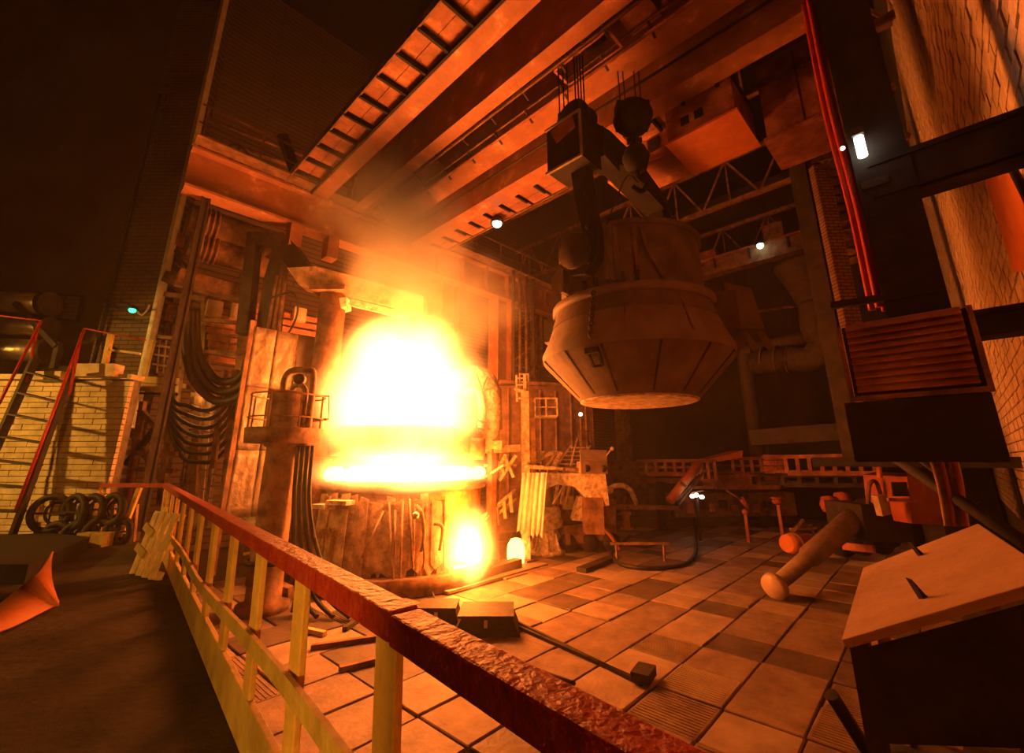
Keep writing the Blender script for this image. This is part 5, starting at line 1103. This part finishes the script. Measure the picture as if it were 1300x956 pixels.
brl = T('orange_barrel', 'banded orange barrel lying behind the boom head', 'barrel', oZ(1010, 716, 0)); ba0 = W(998, 690, 13.2); ba1 = W(1036, 692, 13.6)
brb = P(MB().tube([ba0, ba0.lerp(ba1, .15), ba0.lerp(ba1, .5), ba0.lerp(ba1, .85), ba1], [.24, .29, .31, .29, .24], 20), 'body', 'orange', brl)
for f_ in (.25, .75): c = ba0.lerp(ba1, f_); P(MB().tube([c, c + (ba1 - ba0).normalized() * .04], .315, 20), 'band', 'rust', brb)
fr = T('small_trestle', 'small splayed trestle above the orange barrel', 'trestle', W(1020, 680, 14)); 
for a, b in (((1005, 676), (1020, 660)), ((1035, 676), (1018, 660)), ((1003, 672), (1037, 670)), ((1012, 668), (1030, 666))): P(MB().bar(W(*a, 14), W(*b, 14), .08), 'member', 'rust', fr)
for k, (x, y) in enumerate(((1055, 650), (1072, 645), (1082, 655))): S(MB().lathe(W(x, y, 13), [(0, 0), (.2, 0), (.26, .2), (.2, .42), (0, .46)], 14), 'pump_body', 'cab', ('red pump body left of the boom joint', 'red pump body above the boom tube', 'rounded red pump body at the boom carriage')[k], 'pump')
# red tractor cab with lit panel
tc_ = T('red_tractor', 'dark red tractor cab with a lit side panel behind the boom', 'tractor', W(1150, 690, 11.5))
tt = 11.5
tcb = P(MB().prism([W(1122, 604, tt), W(1138, 600, tt), W(1156, 606, tt), W(1164, 640, tt), W(1164, 662, tt), W(1128, 660, tt)], FW * 1.4), 'body', 'cab', tc_)
P(MB().prism([W(1132, 612, tt - .75), W(1150, 612, tt - .75), W(1154, 630, tt - .75), W(1134, 630, tt - .75)], FW * .05), 'window', 'glass', tcb)
P(MB().bar(W(1127, 634, tt - .78), W(1162, 636, tt - .78), .06, .08), 'trim_strip', 'redox', tcb)
P(MB().prism([W(1110, 629, tt - .6), W(1123, 628, tt - .6), W(1128, 652, tt - .6), W(1117, 655, tt - .6)], FW * .2), 'side_panel', 'bench', tc_)
P(MB().tube(curve([W(1117, 606, tt - .4), W(1116, 590, tt - .4), W(1120, 582, tt - .4)]), .06, 8), 'exhaust', 'orange', tc_); P(MB().tube(curve([W(1102, 640, tt), W(1104, 615, tt), W(1112, 612, tt), W(1118, 628, tt)]), .05, 8), 'hand_rail', 'rust', tc_)
for x in (1128, 1170): P(MB().lathe(W(x, 676, tt - .2), [(0, 0), (.38, 0), (.38, .3), (0, .3)], 20, FW), 'wheel', 'black', tc_)
P(MB().frame(W(1185, 650, tt), RT * .45, FW * .7, UZ * .7), 'engine_cover', 'dark', tc_)
for k in range(4): S(MB().tube(curve([oX(1182 + k * 9, 575, 5.05), oX(1194 + k * 8, 615, 5.05), oX(1204 + k * 7, 668, 5.05)]), .026, 8), 'red_hose', 'cab' if k % 2 else 'rust', 'dull red hose hanging below the black air plenum' if k % 2 else 'rusty brown hose hanging below the black air plenum', 'hose', 'hoses behind the slanting pole')
# big loop of hose on the floor
lo = [oZ(x, y, .06) for x, y in ((880, 655), (884, 690), (876, 712), (850, 720), (812, 721), (786, 715), (776, 703), (790, 690), (800, 680))]
S(MB().tube(curve(lo, 6), .06, 8), 'floor_hose', 'hose', 'thick dark hose looped on the floor plates', 'hose')
S(MB().bar(oZ(738, 724, .06), oZ(776, 709, .06), .3, .12), 'steel_plank', 'dark', 'short dark steel plank by the hose loop', 'plank')
# ================================================================== FIRE, SMOKE AND HAZE
def vol_mat(name, build):
    m = bpy.data.materials.new(name); m.use_nodes = True; nt = m.node_tree; nt.nodes.remove(nt.nodes['Principled BSDF'])
    build(nt, nt.nodes['Material Output']); return m
def fall(nt, k, sharp, nscale, namp):
    """1 in the middle of the domain, 0 at its edge, broken up by noise (object space)"""
    N, L = nt.nodes, nt.links
    tc = N.new('ShaderNodeTexCoord'); ln = N.new('ShaderNodeVectorMath'); ln.operation = 'LENGTH'; L.new(tc.outputs['Object'], ln.inputs[0])
    no = N.new('ShaderNodeTexNoise'); no.inputs['Scale'].default_value = nscale; no.inputs['Detail'].default_value = 3; L.new(tc.outputs['Object'], no.inputs['Vector'])
    s1 = N.new('ShaderNodeMath'); s1.operation = 'SUBTRACT'; s1.inputs[1].default_value = .5; L.new(no.outputs['Fac'], s1.inputs[0])
    m1 = N.new('ShaderNodeMath'); m1.operation = 'MULTIPLY_ADD'; m1.inputs[1].default_value = namp; L.new(s1.outputs[0], m1.inputs[0]); L.new(ln.outputs['Value'], m1.inputs[2])
    mr = N.new('ShaderNodeMapRange'); mr.interpolation_type = 'SMOOTHSTEP'; mr.inputs[1].default_value = sharp; mr.inputs[2].default_value = .97; mr.inputs[3].default_value = k; mr.inputs[4].default_value = 0
    L.new(m1.outputs[0], mr.inputs[0]); return mr.outputs[0]
def flame_mat(name, color, k, sharp=.2, ns=2.2, na=.5):
    def b(nt, out):
        e = nt.nodes.new('ShaderNodeEmission'); e.inputs[0].default_value = (*color, 1)
        pw = nt.nodes.new('ShaderNodeMath'); pw.operation = 'POWER'; pw.inputs[1].default_value = 2.0
        nt.links.new(fall(nt, 1, sharp, ns, na), pw.inputs[0]); mu = nt.nodes.new('ShaderNodeMath'); mu.operation = 'MULTIPLY'; mu.inputs[1].default_value = k
        nt.links.new(pw.outputs[0], mu.inputs[0]); nt.links.new(mu.outputs[0], e.inputs[1]); nt.links.new(e.outputs[0], out.inputs['Volume'])
    return vol_mat(name, b)
def smoke_mat(name, color, k, sharp=.1, ns=2.5, na=.9, g=.2):
    def b(nt, out):
        s = nt.nodes.new('ShaderNodeVolumeScatter'); s.inputs['Color'].default_value = (*color, 1); s.inputs['Anisotropy'].default_value = g
        nt.links.new(fall(nt, k, sharp, ns, na), s.inputs['Density']); nt.links.new(s.outputs[0], out.inputs['Volume'])
    return vol_mat(name, b)
def blob(name, loc, size, m, label, cat, rot=(0, 0, 0), group=None):
    me = MB().ball((0, 0, 0), 1, 10).mesh(name, m); o = bpy.data.objects.new(name, me); col.objects.link(o)
    o.location = loc; o.scale = size; o.rotation_euler = rot; return tag(o, label, cat, group, 'stuff')
ax0 = math.radians(44.5)
fmA = flame_mat('white_flame', (1, .27, .05), 20, .48, 2.0, .5)
fmB = flame_mat('orange_flame', (1, .17, .015), 1.5, .0, 2.4, .7)
f0 = W(510, 500, 11.9)
blob('furnace_flame', f0, (1.7, 2.7, 2.75), fmA, 'white hot flame billowing above the furnace', 'flame', (0, 0, ax0))
blob('flame_halo', W(515, 505, 11.9), (2.4, 4.1, 4.0), fmB, 'orange fiery glow wrapped around the white flame', 'flame', (0, 0, ax0))
blob('lip_flame', W(510, 594, 10.75), (.95, 2.95, .85), flame_mat('lip_flame', (1, .27, .05), 30, .25, 2.0, .4), 'bright flame licking over the furnace lip', 'flame', (0, 0, ax0))
blob('tap_flame', TAP + UZ * .35 - FW * .1, (.8, .9, 1.25), flame_mat('tap_flame', (1, .27, .04), 90, .0, 2.0, .4), 'white hot glare over the tapping stream', 'flame', (0, 0, ax0))
blob('tap_glow', TAP + UZ * .4 - FW * .1, (1.5, 2.0, 1.7), flame_mat('tap_glow', (1, .18, .015), 1.8, .0, 2.0, .3), 'orange glow around the tapping stream', 'flame', (0, 0, ax0))
sm_ = smoke_mat('lit_smoke', (.9, .8, .7), 1.6, .0, 2.2, 1.0)
blob('smoke_plume', W(515, 300, 12.2), (1.7, 2.0, 3.2), sm_, 'orange lit smoke plume rising above the flame', 'smoke', (0, 0, ax0))
blob('smoke_head', W(475, 250, 12.2), (2.0, 2.4, 1.9), smoke_mat('thin_smoke', (.9, .8, .7), .5, .0, 2.2, 1.0), 'thin smoke drifting up under the crane walkway', 'smoke', (0, 0, ax0))
blob('side_smoke', W(590, 380, 13.0), (1.4, 2.2, 2.0), smoke_mat('side_smoke', (.9, .8, .7), .6, .0, 2.6, 1.2), 'smoke curling over the orange columns right of the flame', 'smoke', (0, 0, ax0))
# thin dusty haze through the whole hall
def hz(nt, out):
    s = nt.nodes.new('ShaderNodeVolumeScatter'); s.inputs['Color'].default_value = (.9, .8, .7, 1); s.inputs['Density'].default_value = HAZE; s.inputs['Anisotropy'].default_value = .45
    nt.links.new(s.outputs[0], out.inputs['Volume'])
HAZE = .0032
hzo = S(MB().bb((-9, -.85, .02), (34.8, 18.9, 17)), 'hall_haze', vol_mat('hall_haze', hz), 'thin dusty haze filling the hall', 'haze', kind='stuff')
hzo.display_type = 'BOUNDS'
